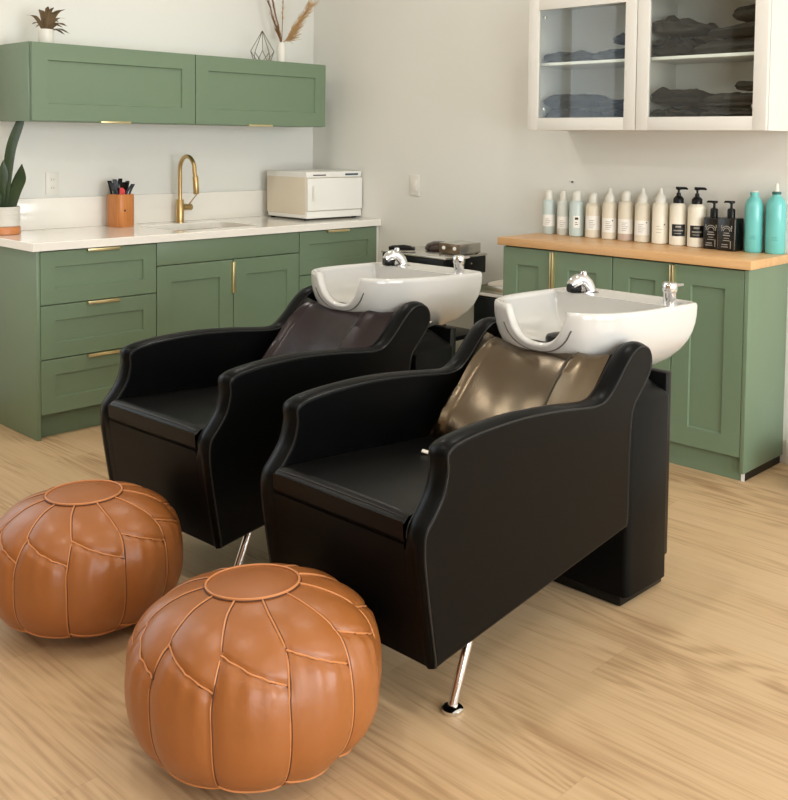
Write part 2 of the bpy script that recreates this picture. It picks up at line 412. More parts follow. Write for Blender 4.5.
# sink
sk = root('sink', 'undermount steel sink set into the white worktop', 'sink', (cx, cy, .8765))
def rr(s, z, r=.06): return [(x-cx, y-cy, z) for x, y in rrect(sx0-s, sx1+s, sy0-s, sy1+s, max(r+s, .02))]
m = MB(); m.rings([rr(.02, -.0), rr(.0, -.0), rr(-.004, -.01), rr(-.012, -.17), rr(-.03, -.19)], False, True)
m.rings([rr(.02, -.001), rr(.004, -.004), rr(-.001, -.18), rr(-.02, -.196)], False, True)
m.build('basin', M['steel'], sk)
MB().lathe([(.045, -.1895), (.045, -.187), (.03, -.186), (.012, -.188)], 20).build('drain', M['chrome'], sk)
# brass faucet
fc = root('kitchen_faucet', 'tall brushed brass gooseneck faucet standing behind the sink', 'faucet', (-1.075, -.085, .9152))
MB().lathe([(.026, 0), (.026, .004), (.0225, .006), (.0225, .128), (.021, .130), (.0125, .131)], 24).build('base_column', M['brass'], fc)
P = [(0, 0, .12), (0, 0, .22), (0, 0, .30)] + [(0, -.072+.072*cos(a), .30+.078*sin(a)) for a in [pi*k/12 for k in range(1, 12)]] + [(0, -.145, .285), (0, -.150, .27)]
MB().tube(P, .0118, 14).build('spout', M['brass'], fc)
MB().tube([(0, -.1505, .272), (0, -.1525, .262), (0, -.161, .172), (0, -.1615, .168)], [.0125, .0165, .0165, .014], 16).build('spray_head', M['brass'], fc)
hv = MB().tube([(.018, 0, .085), (.075, 0, .085), (.078, 0, .085)], [.0185, .0185, .016], 18).build('valve_body', M['brass'], fc)
MB().tube([(.062, 0, .10), (.072, -.01, .12), (.098, -.03, .162), (.101, -.033, .167)], [.0045, .0032, .0028, .0028], 8).build('lever', M['brass'], hv)

# ------------------------------------------------------------------ green wall cabinets
UF, UB, UT = -.3598, 1.4714, 1.8495
UL, US, UR = -2.0949, -1.1588, -.2117
for (a, b, lab) in ((UL, US, 'sage green wall cabinet under the white pot of dried leaves'), (US, UR, 'sage green wall cabinet under the wire terrarium and pampas vase')):
    u = root('wall_cabinet', lab, 'cabinet', group='sage green wall cabinets')
    boxo('body', (a+.0006, b-.0006, UF+T+.002, -.002, UB, UT), M['green'], u, bev=.001)
    m = MB(); shaker(m, b-a-2*g-(.006 if a == UL else 0), UT-UB-.003, T, .082, .010, lambda p, q, c, a=a: (a+g+(.006 if a == UL else 0)+p, UF+T-c, UB+.002+q))
    d = m.build('door', M['green'], u, smooth=False)
    xc = (a+b)/2-(.02 if a == UL else .035)
    mm = MB(); mm.box(xc-.085, xc+.085, UF-.014, UF+.012, UB-.004, UB+.0, bev=.001); mm.box(xc-.085, xc+.085, UF-.016, UF-.012, UB-.004, UB+.006, bev=.001)
    mm.build('handle', M['brass_light'], d)

# ------------------------------------------------------------------ right base cabinets + butcher block
RF = -.3857; ZR, ZRB = .9246, .8868
R0, R1, R2, R3, R4 = -3.1462, -2.805, -2.5032, -2.1782, -1.878
fmx = lambda y1, z0: (lambda a, b, c: (RF+T-c, y1-a, z0+b))   # faces -x, a runs towards -y
for (ya, ym, yb, lab) in ((R4, R3, R2, 'sage green two-door base unit at the far end of the wooden counter'), (R2, R1, R0+.018, 'sage green two-door base unit at the near end of the wooden counter')):
    u = root('base_cabinet', lab, 'cabinet', group='sage green base units under the wooden counter')
    boxo('body', (RF+T+.001, -.002, yb+.0006, ya-.0006, .10, ZRB-.0005), M['carcass'], u, bev=0)
    boxo('plinth', (-.362, -.342, yb+.0006, ya-.0006, .001, .0995), M['green'], u, bev=0)
    for k, (p, q) in enumerate(((ya, ym), (ym, yb))):
        m = MB(); shaker(m, p-q-2*g, ZRB-.005-.1005-2*g, T, .082, .010, fmx(p-g, .1005+g))
        d = m.build('door', M['green'], u, smooth=False)
        yh = ym+.006 if k == 0 else ym-.0065
        MB().box(RF-.016, RF+.002, yh-.0035, yh+.0035, .645, ZRB-.012, bev=.0012).build('handle', M['brass_light'], d)
    if yb < R1:
        boxo('end_panel', (RF-.001, -.002, R0, R0+.0175, .0378, ZRB-.0005), M['green'], u, bev=.001)
        boxo('plinth_end', (-.362, -.012, R0+.006, R0+.0185, .001, .0372), M['black_plastic'], u, bev=0)
        boxo('plinth_trim', (-.366, -.3625, R0+.004, R0+.0185, .001, .0372), M['trim'], u, bev=0)
boxo_ = MB().box(-.4057, -.002, R0-.015, R4+.022, ZRB, ZR, bev=.003).build('wooden_counter', M['block'])
props(boxo_, 'butcher block counter top holding the row of bottles', 'counter')

# ------------------------------------------------------------------ white glass-door wall cabinet
WX, W0, W1, W2, WZ, WT = -.3509, -3.1829, -2.5813, -1.9844, 1.4553, 2.087
u = root('glass_door_cabinet', 'white wall cabinet with two glass doors over the row of bottles', 'cabinet')
m = MB(); bx = WX+.021
m.box(bx, -.002, W0, W0+.018, WZ, WT); m.box(bx, -.002, W2-.018, W2, WZ, WT); m.box(bx, -.002, W1-.009, W1+.009, WZ, WT)
for p_, q_ in ((W0+.018, W1-.009), (W1+.009, W2-.018)): m.box(bx, -.002, p_, q_, WZ, WZ+.018); m.box(bx, -.002, p_, q_, WT-.018, WT)
m.build('body', M['white_lac'], u, smooth=False)
boxo('back_panel', (-.010, -.0022, W0+.018, W2-.018, WZ+.018, WT-.018), M['white_in'], u, bev=0)
for a, b in ((W0+.018, W1-.009), (W1+.009, W2-.018)):
    boxo('shelf', (bx+.02, -.010, a+.001, b-.001, 1.766, 1.780), M['white_in'], u, bev=.001)
for a, b in ((W0, W1), (W1, W2)):
    m = MB(); s = .058; p, q = a+g, b-g
    m.box(WX, WX+T, p, p+s, WZ, WT, bev=.001); m.box(WX, WX+T, q-s, q, WZ, WT, bev=.001)
    m.box(WX, WX+T, p+s, q-s, WZ, WZ+s, bev=.001); m.box(WX, WX+T, p+s, q-s, WT-s, WT, bev=.001)
    d = m.build('door', M['white_lac'], u)
    boxo('glass_pane', (WX+.009, WX+.012, p+s-.004, q-s+.004, WZ+s-.004, WT-s+.004), M['pane'], d, bev=0)
    for zz in (1.99, 1.55):
        MB().lathe([(.009, 0), (.009, .012), (.004, .014)], 12, (WX+.034, q-s-.012 if b == W2 else p+s+.012, zz)).build('hinge', M['silver'], d)

# towels on the shelves
def towel(y0, y1, z, h, seed, dark, label, x0=-.285, x1=-.05, lump=.3, slant=0.0):
    rng = random.Random(seed); nv, ns = 26, 28
    yc, hw, hx = (y0+y1)/2, (y1-y0)/2, (x1-x0)/2; xc = (x0+x1)/2
    R = []
    for i in range(nv+1):
        t = -1+2*i/nv; e = max(0, 1-abs(t)**7)**.5*.97+.03
        ring = []
        for j in range(ns):
            a = 2*pi*j/ns; cx_, sz = cos(a), sin(a)
            px = abs(cx_)**.5*(1 if cx_ > 0 else -1); pz = abs(sz)**.6*(1 if sz > 0 else -1)
            x = px*hx*(.55+.45*e)
            hh = h*(1+slant*t)
            nz = noise.noise(Vector((t*2.2+seed*3.1, px*1.2+seed, 0)))*lump + noise.noise(Vector((t*6+seed, px*3, seed*2.)))*lump*.45
            zt = hh*(.5+.5*pz*e)
            if pz > 0: zt += hh*nz*pz
            fold = .012*sin(pz*5.5+seed)*e if px < -.3 else 0
            zt = max(zt, 0)
            ring.append((x+fold+noise.noise(Vector((t*3, pz, seed)))*.012, t*hw+noise.noise(Vector((pz*2, px, seed+4)))*.006, zt))
        R.append(ring)
    mz = max(p[2] for r in R for p in r); R = [[(p[0], p[1], p[2]*h/mz) for p in r] for r in R]
    o = MB().rings(R).build('folded_towel', M['towel_dark' if dark else 'towel'], ang=60)
    o.location = (xc, yc, z)
    return props(o, label, 'towel', 'dark folded towels behind the glass doors')
ZS, ZB = 1.7805, 1.4738
F_ = 'left glass door'; G_ = 'right glass door'
towel(-2.28, -2.008, ZS, 0.060, 1, 0, 'charcoal towel at the left end of the upper shelf behind the left glass door')
towel(-2.555, -2.285, ZS, 0.070, 2, 0, 'charcoal towel lying under another on the upper shelf behind the left glass door', slant=-.15)
towel(-2.555, -2.40, ZS+.0705, 0.060, 3, 0, 'charcoal towel on top, right end of upper shelf behind the left glass door', lump=.4)
towel(-2.30, -2.008, ZB, 0.090, 4, 1, 'bottom towel of the taller left pile on the lower shelf behind the left glass door')
towel(-2.30, -2.008, ZB+.0905, 0.074, 5, 1, 'top towel of the taller left pile on the lower shelf behind the left glass door')
towel(-2.555, -2.31, ZB, 0.078, 6, 1, 'bottom towel of the lower right pile on the lower shelf behind the left glass door')
towel(-2.52, -2.31, ZB+.0785, 0.058, 7, 1, 'top towel of the lower right pile on the lower shelf behind the left glass door', lump=.45)
towel(-2.79, -2.605, ZS, 0.098, 8, 1, 'black crumpled towel at bottom left, upper shelf behind right glass door', lump=.5)
towel(-2.84, -2.605, ZS+.0985, 0.105, 9, 0, 'charcoal peaked towel on top, left of upper shelf behind right glass door', lump=.55, slant=.35)
towel(-3.155, -2.80, ZS, 0.075, 10, 0, 'charcoal towel under the big heap on the upper shelf behind the right glass door', slant=-.1)
towel(-3.155, -2.86, ZS+.0755, 0.062, 11, 0, 'charcoal middle towel of the heap on the upper shelf behind the right glass door', slant=-.3, lump=.25)
towel(-3.155, -2.98, ZS+.138, 0.080, 12, 0, 'charcoal rounded towel topping the heap on the upper shelf behind right glass door', slant=-.3, lump=.2)
towel(-2.83, -2.605, ZB, 0.092, 13, 1, 'black bottom towel of the left pile on the lower shelf behind the right glass door')
towel(-2.84, -2.605, ZB+.0925, 0.084, 14, 1, 'black top towel of the left pile on the lower shelf behind the right glass door', slant=.1)
towel(-3.155, -2.84, ZB, 0.082, 15, 0, 'charcoal bottom towel of the right pile on the lower shelf behind the right glass door')
towel(-3.155, -2.85, ZB+.0825, 0.068, 16, 0, 'charcoal middle towel of the right pile on the lower shelf behind the right glass door')
towel(-3.155, -3.00, ZB+.151, 0.050, 17, 0, 'charcoal small towel topping the right pile, lower shelf behind right glass door', lump=.4)

# ------------------------------------------------------------------ bottles on the wooden counter
def rot_to(x, y, a0=-.1):     # label faces the camera side
    return math.atan2(C.y-y, C.x-x)
def curved_label(mb, r, z0, z1, a, half, mi=0, seg=14, off=.0006):
    V, F = [], []
    for i in range(seg+1):
        t = a-half+2*half*i/seg
        for z in (z0, z1): V.append(((r+off)*cos(t), (r+off)*sin(t), z))
    for i in range(seg): F.append((2*i, 2*i+2, 2*i+3, 2*i+1))
    return mb.add(V, F, mi)
BG = 'hair product bottles along the wooden counter'
def round_bottle(name, label, x, y, r, hb, body, capmat, h, kind, lab=None, group=BG):
    o = root(name, label, 'bottle', (x, y, ZR+.0004), 0, group)
    MB().lathe([(r*.9, 0), (r, .004), (r, hb-.03), (r*.97, hb-.016), (r*.84, hb-.004), (r*.55, hb+.003), (.014, hb+.005)], 28).build('body', body, o)
    a = rot_to(x, y)
    if kind == 'dome':
        MB().lathe([(r*.62, hb+.001), (r*.64, hb+.008), (r*.62, h-.022), (r*.55, h-.010), (r*.34, h-.002), (.003, h)], 22).build('cap', capmat, o)
    elif kind == 'nozzle':
        MB().lathe([(r*.72, hb-.004), (r*.74, hb+.012), (r*.62, hb+.026), (r*.42, hb+.036), (.011, hb+.042), (.008, h-.004), (.004, h)], 22).build('cap', capmat, o)
    elif kind == 'pump':
        MB().lathe([(.024, hb), (.024, hb+.022), (.018, hb+.03), (.011, hb+.036), (.009, hb+.05), (.005, hb+.051), (.005, h-.01)], 20).build('pump_collar', capmat, o)
        pm = MB(); pm.lathe([(.010, h-.014), (.012, h-.01), (.012, h-.001), (.008, h)], 16)
        d = Vector((cos(a+1.25), sin(a+1.25), 0)); pm.tube([Vector((0, 0, h-.006))-d*.012, Vector((0, 0, h-.006))+d*.034, Vector((0, 0, h-.010))+d*.042], [.007, .006, .004], 10)
        pm.build('pump_head', capmat, o)
    if lab: lab(o, r, a)
    return o
def paper(z0, z1, half, lines, dot=None, matl='label', ink='ink'):
    def f(o, r, a):
        l = MB(); 
        if matl: curved_label(l, r, z0, z1, a, half)
        for (zz, t, a0, a1) in lines: curved_label(l, r, zz, zz+t, a+(a0+a1)/2, (a1-a0)/2, 1, 6, .001)
        if dot: curved_label(l, r, dot[0], dot[0]+.006, a+dot[1], .07, 2, 3, .0012)
        l.build('label', [M[matl or 'label'], M[ink], M['ink_dark']], o)
    return f
tl = lambda z, n=4: [(z+.009*k, .0022, -.55, .05+.12*((k*7) % 3)) for k in range(n)]
round_bottle('hair_bottle', 'pale blue bottle at the far left end of the row', -.055, -1.915, .033, .175, M['mist'], M['cap'], .226, 'dome', paper(.04, .10, 1.2, tl(.05)))
round_bottle('hair_bottle', 'slim pale grey bottle second from the far left end', -.055, -2.003, .030, .175, M['mist2'], M['cap'], .227, 'dome', paper(.035, .095, 1.2, tl(.045)))
round_bottle('hair_bottle', 'pale blue bottle with a small square white label marked in black', -.06, -2.088, .037, .178, M['mist'], M['cap'], .230, 'dome', paper(.045, .105, .45, [(.085, .012, -.22, .22), (.06, .003, -.2, .2), (.07, .003, -.2, .1)], ink='ink_dark'))
round_bottle('hair_bottle', 'cream bottle with domed cap and wide white label, fourth in the row', -.058, -2.183, .0365, .172, M['cream'], M['cap'], .225, 'dome', paper(.04, .11, 1.2, tl(.05, 5)))
round_bottle('hair_bottle', 'cream nozzle bottle just left of the pinkish-bottomed one', -.058, -2.278, .036, .185, M['cream'], M['cap'], .250, 'nozzle', paper(.035, .105, 1.2, tl(.05, 5), (.09, .4)))
o = round_bottle('hair_bottle', 'cream bottle with a pinkish liquid band showing below its label', -.056, -2.368, .0365, .19, M['cream'], M['cap'], .243, 'dome', paper(.035, .105, 1.2, tl(.05, 5)))
m = MB(); curved_label(m, .0365, .004, .034, rot_to(-.056, -2.368), 1.3, off=.0005); m.build('liquid_band', M['pink'], o)
round_bottle('hair_bottle', 'cream nozzle bottle with a black dot on its white label', -.058, -2.46, .0365, .19, M['cream'], M['cap'], .257, 'nozzle', paper(.035, .105, 1.2, tl(.05, 5), (.092, .55)))
round_bottle('hair_bottle', 'plain ivory nozzle bottle beside the black-pumped pair', -.06, -2.556, .038, .195, M['ivory'], M['cap'], .262, 'nozzle', paper(0, 0, 0, [(.07, .0016, -.5, .3), (.083, .0016, -.5, -.1), (.055, .0016, -.5, .1)], (.09, .5), None))
def blk(o, r, a):
    l = MB(); curved_label(l, r, .045, .10, a+.1, .85)
    for zz, t, a0, a1 in ((.085, .008, -.4, .25), (.068, .006, -.6, .55), (.056, .003, -.5, .3)): curved_label(l, r, zz, zz+t, a+.1+(a0+a1)/2, (a1-a0)/2, 1, 6, .001)
    l.build('label', [M['black_label'], M['ink']], o)
round_bottle('pump_bottle', 'ivory bottle with black pump, left one of the pair', -.06, -2.647, .0385, .195, M['ivory'], M['black_plastic'], .272, 'pump', blk)
round_bottle('pump_bottle', 'ivory bottle with black pump, right one of the pair beside black bottles', -.06, -2.74, .0400, .195, M['ivory'], M['black_plastic'], .274, 'pump', blk)
def square_bottle(label, x, y, w, d, hb, h, rz):
    o = root('square_pump_bottle', label, 'bottle', (x, y, ZR+.0004), rz, BG)
    MB().box(-d/2, d/2, -w/2, w/2, 0, hb, bev=.004, seg=3).build('body', M['black_gloss'], o)
    MB().lathe([(.017, hb-.001), (.017, hb+.035), (.014, hb+.04), (.007, hb+.042), (.0055, hb+.046), (.0055, h-.01)], 18).build('pump_collar', M['black_plastic'], o)
    pm = MB(); pm.lathe([(.009, h-.012), (.010, h-.008), (.009, h)], 14); pm.tube([(0, -.014, h-.005), (0, .03, h-.005), (0, .035, h-.009)], [.0055, .005, .003], 10); pm.build('pump_head', M['black_plastic'], o)
    l = MB(); X = -d/2-.0006
    def strip(y0, y1, z0, z1): l.add([(X, y0, z0), (X, y1, z0), (X, y1, z1), (X, y0, z1)], [(0, 1, 2, 3)])
    # crest: arch of strokes, text lines, side column
    zc = hb*.60
    for i in range(9):
        a0, a1 = pi*i/9, pi*(i+1)/9
        for rr_ in (.021, .013):
            l.add([(X, rr_*cos(a0), zc+rr_*sin(a0)), (X, rr_*cos(a1), zc+rr_*sin(a1)), (X, (rr_+.0035)*cos(a1), zc+(rr_+.0035)*sin(a1)), (X, (rr_+.0035)*cos(a0), zc+(rr_+.0035)*sin(a0))], [(0, 1, 2, 3)])
    for sy in (-1, 1): strip(sy*.024-.002, sy*.024+.002, zc+.012, zc+.026)
    for k, (hw, t) in enumerate(((.014, .004), (.017, .005), (.012, .003), (.016, .003))): strip(-hw, hw, zc-.010-.011*k, zc-.010-.011*k+t)
    strip(-.022, -.018, .012, .045); strip(-.008, .024, .016, .020); strip(-.006, .022, .026, .030)
    strip(-w/2+.003, -w/2+.0045, .006, hb-.006)
    l.build('label_print', M['ink'], o)
square_bottle('black square pump bottle on the left, next to the ivory pump bottles', -.075, -2.832, .072, .060, .142, .217, .06)
square_bottle('black square pump bottle on the right, next to the teal bottles', -.085, -2.918, .084, .075, .146, .221, -.04)
def teal(label, x, y, r, hb, h, noz):
    o = root('teal_bottle', label, 'bottle', (x, y, ZR+.0004), 0, BG)
    MB().lathe([(r*.88, 0), (r, .006), (r, hb-.055), (r*.96, hb-.04), (r*.78, hb-.022), (r*.5, hb-.010), (r*.42, hb-.006), (r*.42, hb)], 30).build('body', M['teal'], o)
    MB().lathe([(.018, hb-.001), (.019, hb+.003), (.019, hb+.009), (.015, hb+.012)], 18).build('collar', M['teal_dark'] if noz else M['teal'], o)
    if noz: MB().lathe([(.011, hb+.011), (.010, hb+.02), (.0085, h-.006), (.005, h)], 14).build('nozzle', M['cap'], o)
    else: MB().lathe([(.016, hb+.012), (.016, h-.002), (.012, h)], 18).build('cap', M['cap'], o)
    l = MB(); a = rot_to(x, y)
    for zz, t, hh in ((.060, .0022, .35), (.066, .0018, .25), (.072, .0018, .3)): curved_label(l, r, zz, zz+t, a-.1, hh, 0, 5, .0006)
    l.build('label_print', M['teal_ink'], o)
teal('teal bottle with a short white cap, beside the black square bottles', -.062, -3.012, .0395, .252, .270, False)
teal('teal bottle with an upright white nozzle at the near end of the row', -.045, -3.103, .0415, .258, .305, True)
nl = MB().tube([(0, 0, 0), (-.008, 0, .001)], [.0035, .005], 8).build('wall_nail', M['black_plastic']); nl.location = (-.001, -2.021, 1.194)
props(nl, 'tiny dark nail in the wall above the pale blue bottles', 'nail')

# ------------------------------------------------------------------ shampoo chairs
K = 1.0204
def WX_(x, z): return (-4.3123+(x+4.3123)*K+2.2, 1.4035-(1.4035-z)*K)
prof = [(-2.649, .197), (-2.668, .300), (-2.684, .395), (-2.694, .470), (-2.690, .525), (-2.662, .560), (-2.633, .600), (-2.619, .650), (-2.620, .688), (-2.598, .706), (-2.55, .715), (-2.47, .721), (-2.33, .722), (-2.18, .711), (-2.06, .697), (-2.00, .692), (-1.955, .699), (-1.908, .732), (-1.855, .783), (-1.815, .812), (-1.775, .823), (-1.735, .812), (-1.714, .778), (-1.722, .735), (-1.765, .690), (-1.805, .650), (-1.820, .600), (-1.826, .480), (-1.826, .340), (-1.835, .303)]
PR = [WX_(*p) for p in prof]
curve = [(v.x, v.y) for v in crom([(a, b, 0) for a, b in PR], 4)]
bf, br_ = curve[0], curve[-1]
curve += [(br_[0]+(bf[0]-br_[0])*t, br_[1]+(bf[1]-br_[1])*t) for t in (.04, .25, .5, .75, .96)]
def inset(P, d):
    n = len(P); o = []
    A = sum(P[i][0]*P[(i+1) % n][1]-P[(i+1) % n][0]*P[i][1] for i in range(n)); s = 1 if A > 0 else -1
    for i in range(n):
        a, b = Vector(P[i-1]), Vector(P[(i+1) % n]); t = (b-a).normalized()
        o.append((P[i][0]-t.y*d*s, P[i][1]+t.x*d*s))
    return o
def shampoo_chair(label, loc, rz, cush, cushlab, lx=0, ly=0):
    ch = root('shampoo_chair', label, 'salon chair', loc, rz, 'black shampoo chairs with white wash bowls')
    W2_ = .30; AT = .062
    for s in (-1, 1):
        y0 = s*W2_; ring = []
        spec = [(0, .0115), (.0007, .0085), (.0022, .0055), (.006, .0018), (.012, -.0005), (AT*.35, -.004), (AT*.5, -.005), (AT*.65, -.004), (AT-.012, -.0005), (AT-.006, .0018), (AT-.0022, .0055), (AT-.0007, .0085), (AT, .0115)]
        for dy, ins in spec:
            pts = inset(curve, ins); flat = inset(curve, -.0004); rr_ = []
            for (x, z), (xf, zf), c0 in zip(pts, flat, curve):
                w_ = 1.0
                if dy > AT*.45 and c0[0] < -.30: w_ = max(0, min(1, (c0[1]-.452)/.03))
                rr_.append((x*w_+xf*(1-w_), y0-s*dy, z*w_+zf*(1-w_)))
            ring.append(rr_)
        am = MB().rings(ring, False, False)
        for rg_ in (ring[0], ring[-1]): am.add(rg_, [tuple(range(len(rg_)))])
        a = am.build('armrest', M['leather_black'], ch, ang=50)
        pm = MB()
        top = curve[:-5]
        for dy in (.002, AT-.002):
            k0 = 0 if dy < .01 else next(i for i, c in enumerate(curve) if c[1] > .478)
            pm.tube([(x, y0-s*dy, z) for x, z in inset(curve, .0055)[k0:len(top)]], .0026, 6)
        pm.build('piping', M['piping'], a)
    yi = W2_-AT-.0005
    # front panel
    fpts = [(c[0]-.0003, c[1]) for c in curve if c[1] < .4760 and c[0] < -.2][:16]
    zt = .476; xt = min(c[0] for c in curve)+.001
    sec = fpts+[(xt, zt), (xt+.05, zt), (fpts[0][0]+.05, fpts[0][1])]
    MB().rings([[(x, y, z) for x, z in sec] for y in (-yi, yi)]).build('front_panel', M['leather_black'], ch, ang=30)
    # bottom
    boxo('seat_base', (-.40, .40, -yi, yi, .285, .44), M['leather_black'], ch, bev=.004)
    # seat cushion: front band + crowned top that slopes back
    R = []; nx, ny = 26, 22; x0, x1 = xt-.004, .15
    V, F = [], []
    def top(x, y):
        t = (x-x0)/(x1-x0); f = .536-.040*t+.012*(1-(y/yi)**4)*sin(pi*min(1, t*1.15))
        f -= .016*math.exp(-((x-x0)/.012)**2)
        return f-.004*max(0, abs(y)/yi-.9)/.1
    for i in range(nx+1):
        t = (i/nx)**1.6
        for j in range(ny+1):
            y = -yi+2*yi*j/ny; x = x0+.0+(x1-x0)*t; V.append((x, y, top(x, y)))
    for i in range(nx):
        for j in range(ny):
            a = i*(ny+1)+j; F.append((a, a+1, a+ny+2, a+ny+1))
    b0 = len(V)
    for j in range(ny+1): V.append((x0-.002, -yi+2*yi*j/ny,   .520))
    for j in range(ny+1): V.append((x0+.001, -yi+2*yi*j/ny, .4785))
    for j in range(ny): F.append((j, j+1, b0+j+1, b0+j)); F.append((b0+j, b0+j+1, b0+ny+1+j+1, b0+ny+1+j))
    se = MB().add(V, F).build('seat', M['leather_seat'], ch, ang=70)
    MB().tube([(x0+.010, -yi+.01, top(x0+.010, -yi+.01)+.001)]+[(x0+.010, y, top(x0+.010, y)+.001) for y in (-.15, -.05, .05, .15)]+[(x0+.010, yi-.01, top(x0+.010, yi-.01)+.001)], .0022, 6).build('piping', M['piping'], se)
    # reclined backrest
    def slab(p, q, th, w, bev):
        d = Vector((q[0]-p[0], q[1]-p[1])).normalized(); n_ = Vector((d.y, -d.x))
        b = MB().box(-w, w, 0, th, 0, 1, bev=0)
        L_ = (Vector(q)-Vector(p)).length
        bb = MB().box(-w, w, 0, th, 0, L_, bev=bev, seg=3)
        bb.v = [(p[0]+d.x*v[2]+n_.x*v[1], v[0], p[1]+d.y*v[2]+n_.y*v[1]) for v in bb.v]
        return bb
    slab((.13, .43), (.475, .775), .075, yi, .015).build('backrest', M['leather_black'], ch)
    # headrest cushion with pinched side bolsters
    p, q = Vector((.128, .487)), Vector((.412, .782)); d = (q-p).normalized(); n_ = Vector((-d.y, d.x)); L_ = (q-p).length
    nu, nv = 40, 26; V, F = [], []; wy = yi-.004
    def pt(u_, v_, back):
        e = (max(0, 1-abs(2*v_-1)**5))**.5*(max(0, 1-abs(u_)**14))**.5
        dip = .030*(1-u_*u_)*v_**3                      # top edge sags between the pointed corners
        ur = .66+.10*(1-v_)                              # the bolsters spread towards the foot
        ed = min(1, max(0, (abs(u_)-ur)/(1-ur)))
        h_ = (.058*(.75+.25*sin(pi*v_))*(1-ed)**.9 - .010*(1-(u_/ur)**2)*(abs(u_) < ur))*e + .016*math.exp(-((abs(u_)-ur)/.05)**2)*e
        h_ += .004*noise.noise(Vector((u_*3, v_*3, 1.3)))*e
        if back: h_ = -.012*e
        b_ = p+d*(L_*v_-dip)+n_*h_
        return (b_.x, -u_*wy, b_.y)
    for back in (0, 1):
        n0 = len(V)
        for i in range(nv+1):
            for j in range(nu+1): V.append(pt(-1+2*j/nu, i/nv, back))
        for i in range(nv):
            for j in range(nu):
                a = n0+i*(nu+1)+j; F.append((a, a+1, a+nu+2, a+nu+1))
    cu = MB().add(V, F).build('back_cushion', cush, ch, ang=80); cu['label'] = cushlab
    # chrome front legs
    for s in (-1, 1):
        l = MB().tube([(-.165+lx, s*(.222-ly), .24), (-.286+lx, s*(.243-ly), .016), (-.288+lx, s*(.2434-ly), .012)], [.0125, .0125, .011], 18).build('leg', M['chrome'], ch)
        MB().lathe([(.0255, 0), (.027, .003), (.027, .010), (.022, .014), (.013, .017)], 24, (-.288+lx, s*(.2434-ly), .0005)).build('foot', M['chrome'], l)
    # pedestal behind the chair
    px0, px1, hy = .485, .725, .262
    def pr_(x0_, x1_, hy_, r=.02): return rrect(x0_, x1_, -hy_, hy_, r, 4)
    m = MB(); m.rings([[(x, y, z) for x, y in pr_(px0-e_, px1+e_, hy+e_)] for z, e_ in ((.03, -.004), (.034, 0), (.612, 0), (.622, -.006), (.672, -.055), (.676, -.062))])
    m.build('pedestal', M['leather_black'], ch, ang=35)
    m = MB(); m.box(.487, .735, -.240, .240, .002, .034, bev=.004); m.box(.40, .50, -.20, .20, .30, .50, bev=.004); m.box(.715, .752, -.250, .250, .09, .682, bev=.008)
    m.build('pedestal_core', M['black_plastic'], ch)
    m = MB()
    for s in (-1, 1): m.tube([(.56, s*.10, .668), (.60, s*.11, .70), (.70, s*.12, .725)], .010, 10)
    m.tube([(.70, -.12, .725), (.70, .12, .725)], .010, 10); m.tube([(.74, -.17, .715), (.64, -.19, .70), (.55, -.16, .69)], .006, 8)
    m.build('bowl_bracket', M['chrome'], ch)
    # porcelain wash bowl (local: notch towards -x)
    bx_, zt_, zb_ = .640, .889, .640
    half = [(.31, 0), (.31, .12), (.304, .20), (.284, .238), (.24, .25), (.08, .25), (-.08, .243), (-.19, .218), (-.262, .172), (-.298, .110), (-.310, .05), (-.312, 0)]
    pl = half + [(a, -b) for a, b in half[-2:0:-1]]
    out2 = [(v.x, v.y) for v in crom([(a, b, 0) for a, b in pl], 5, True)]
    dep = zt_-zb_
    def notch(x, y):
        if x > -.10: return 0
        t = abs(y+.014)/.104
        return .106*(1-t**2.6)**.55 if t < 1 else 0
    def So(z):      # outer scale by height
        t = (zt_-z)/dep
        return max(.02, (1-(max(0, t))**2.7)**.5)
    def Si(z, d=.155):
        t = min(1, max(0, (zt_-.0-z)/d))
        return (1-t**3.0)**.42
    sx = lambda s: .10*(1-s)   # the underside is drawn back under the deck
    def ringo(k):
        r = []
        for x, y in out2:
            zr = zt_-notch(x, y)-.010
            z = zr+(zb_-zr)*k; s = So(z); r.append((bx_+x*s+.02*(1-s), y*s, z))
        return r
    def edge(ins, dz):
        r = []
        for x, y in out2:
            zr = zt_-notch(x, y); s = So(zr-.010)
            L1 = math.hypot(x, y); f = (L1*s-ins)/L1
            r.append((bx_+x*f+.02*(1-s), y*f, zr+dz))
        return r
    def ringi(k):
        r = []
        for x, y in out2:
            zr = zt_-notch(x, y)-.008; L1 = math.hypot(x, y)
            zf = zt_-.155; z = zr+(zf-zr)*k
            # deck at the back: rim widens to a ledge for the taps
            lx = x if x < .15 else .15+(x-.15)*.12
            ins0 = .030 if x < .15 else .018
            s = So(zr-.002)*(L1-ins0)/L1; sk_ = s*Si(z)/max(.2, Si(zr)) if k > 0 else s
            sk_ = max(sk_, .05)
            r.append((bx_+lx*sk_-.0, y*sk_*(.97 if x > .15 else 1), z))
        return r
    ks = [1, .985, .95, .9, .82, .72, .6, .48, .36, .24, .12, .04, 0]
    R = [ringo(k) for k in ks] + [edge(.002, -.0045), edge(.006, -.001), edge(.012, .0), edge(.020, -.0008)]
    R += [ringi(k) for k in (0, .06, .16, .3, .45, .6, .74, .86, .94, .985, 1)]
    TZ = lambda p: (p[0], p[1], p[2]-.030*(p[0]-bx_))      # the bowl tips slightly back
    R = [[TZ(p) for p in r] for r in R]
    bowl = MB().rings(R).build('wash_bowl', M['porcelain'], ch, ang=70); bowl['label'] = 'white porcelain wash bowl with a neck notch'
    # grey seal line round the outside of the notch
    P = []
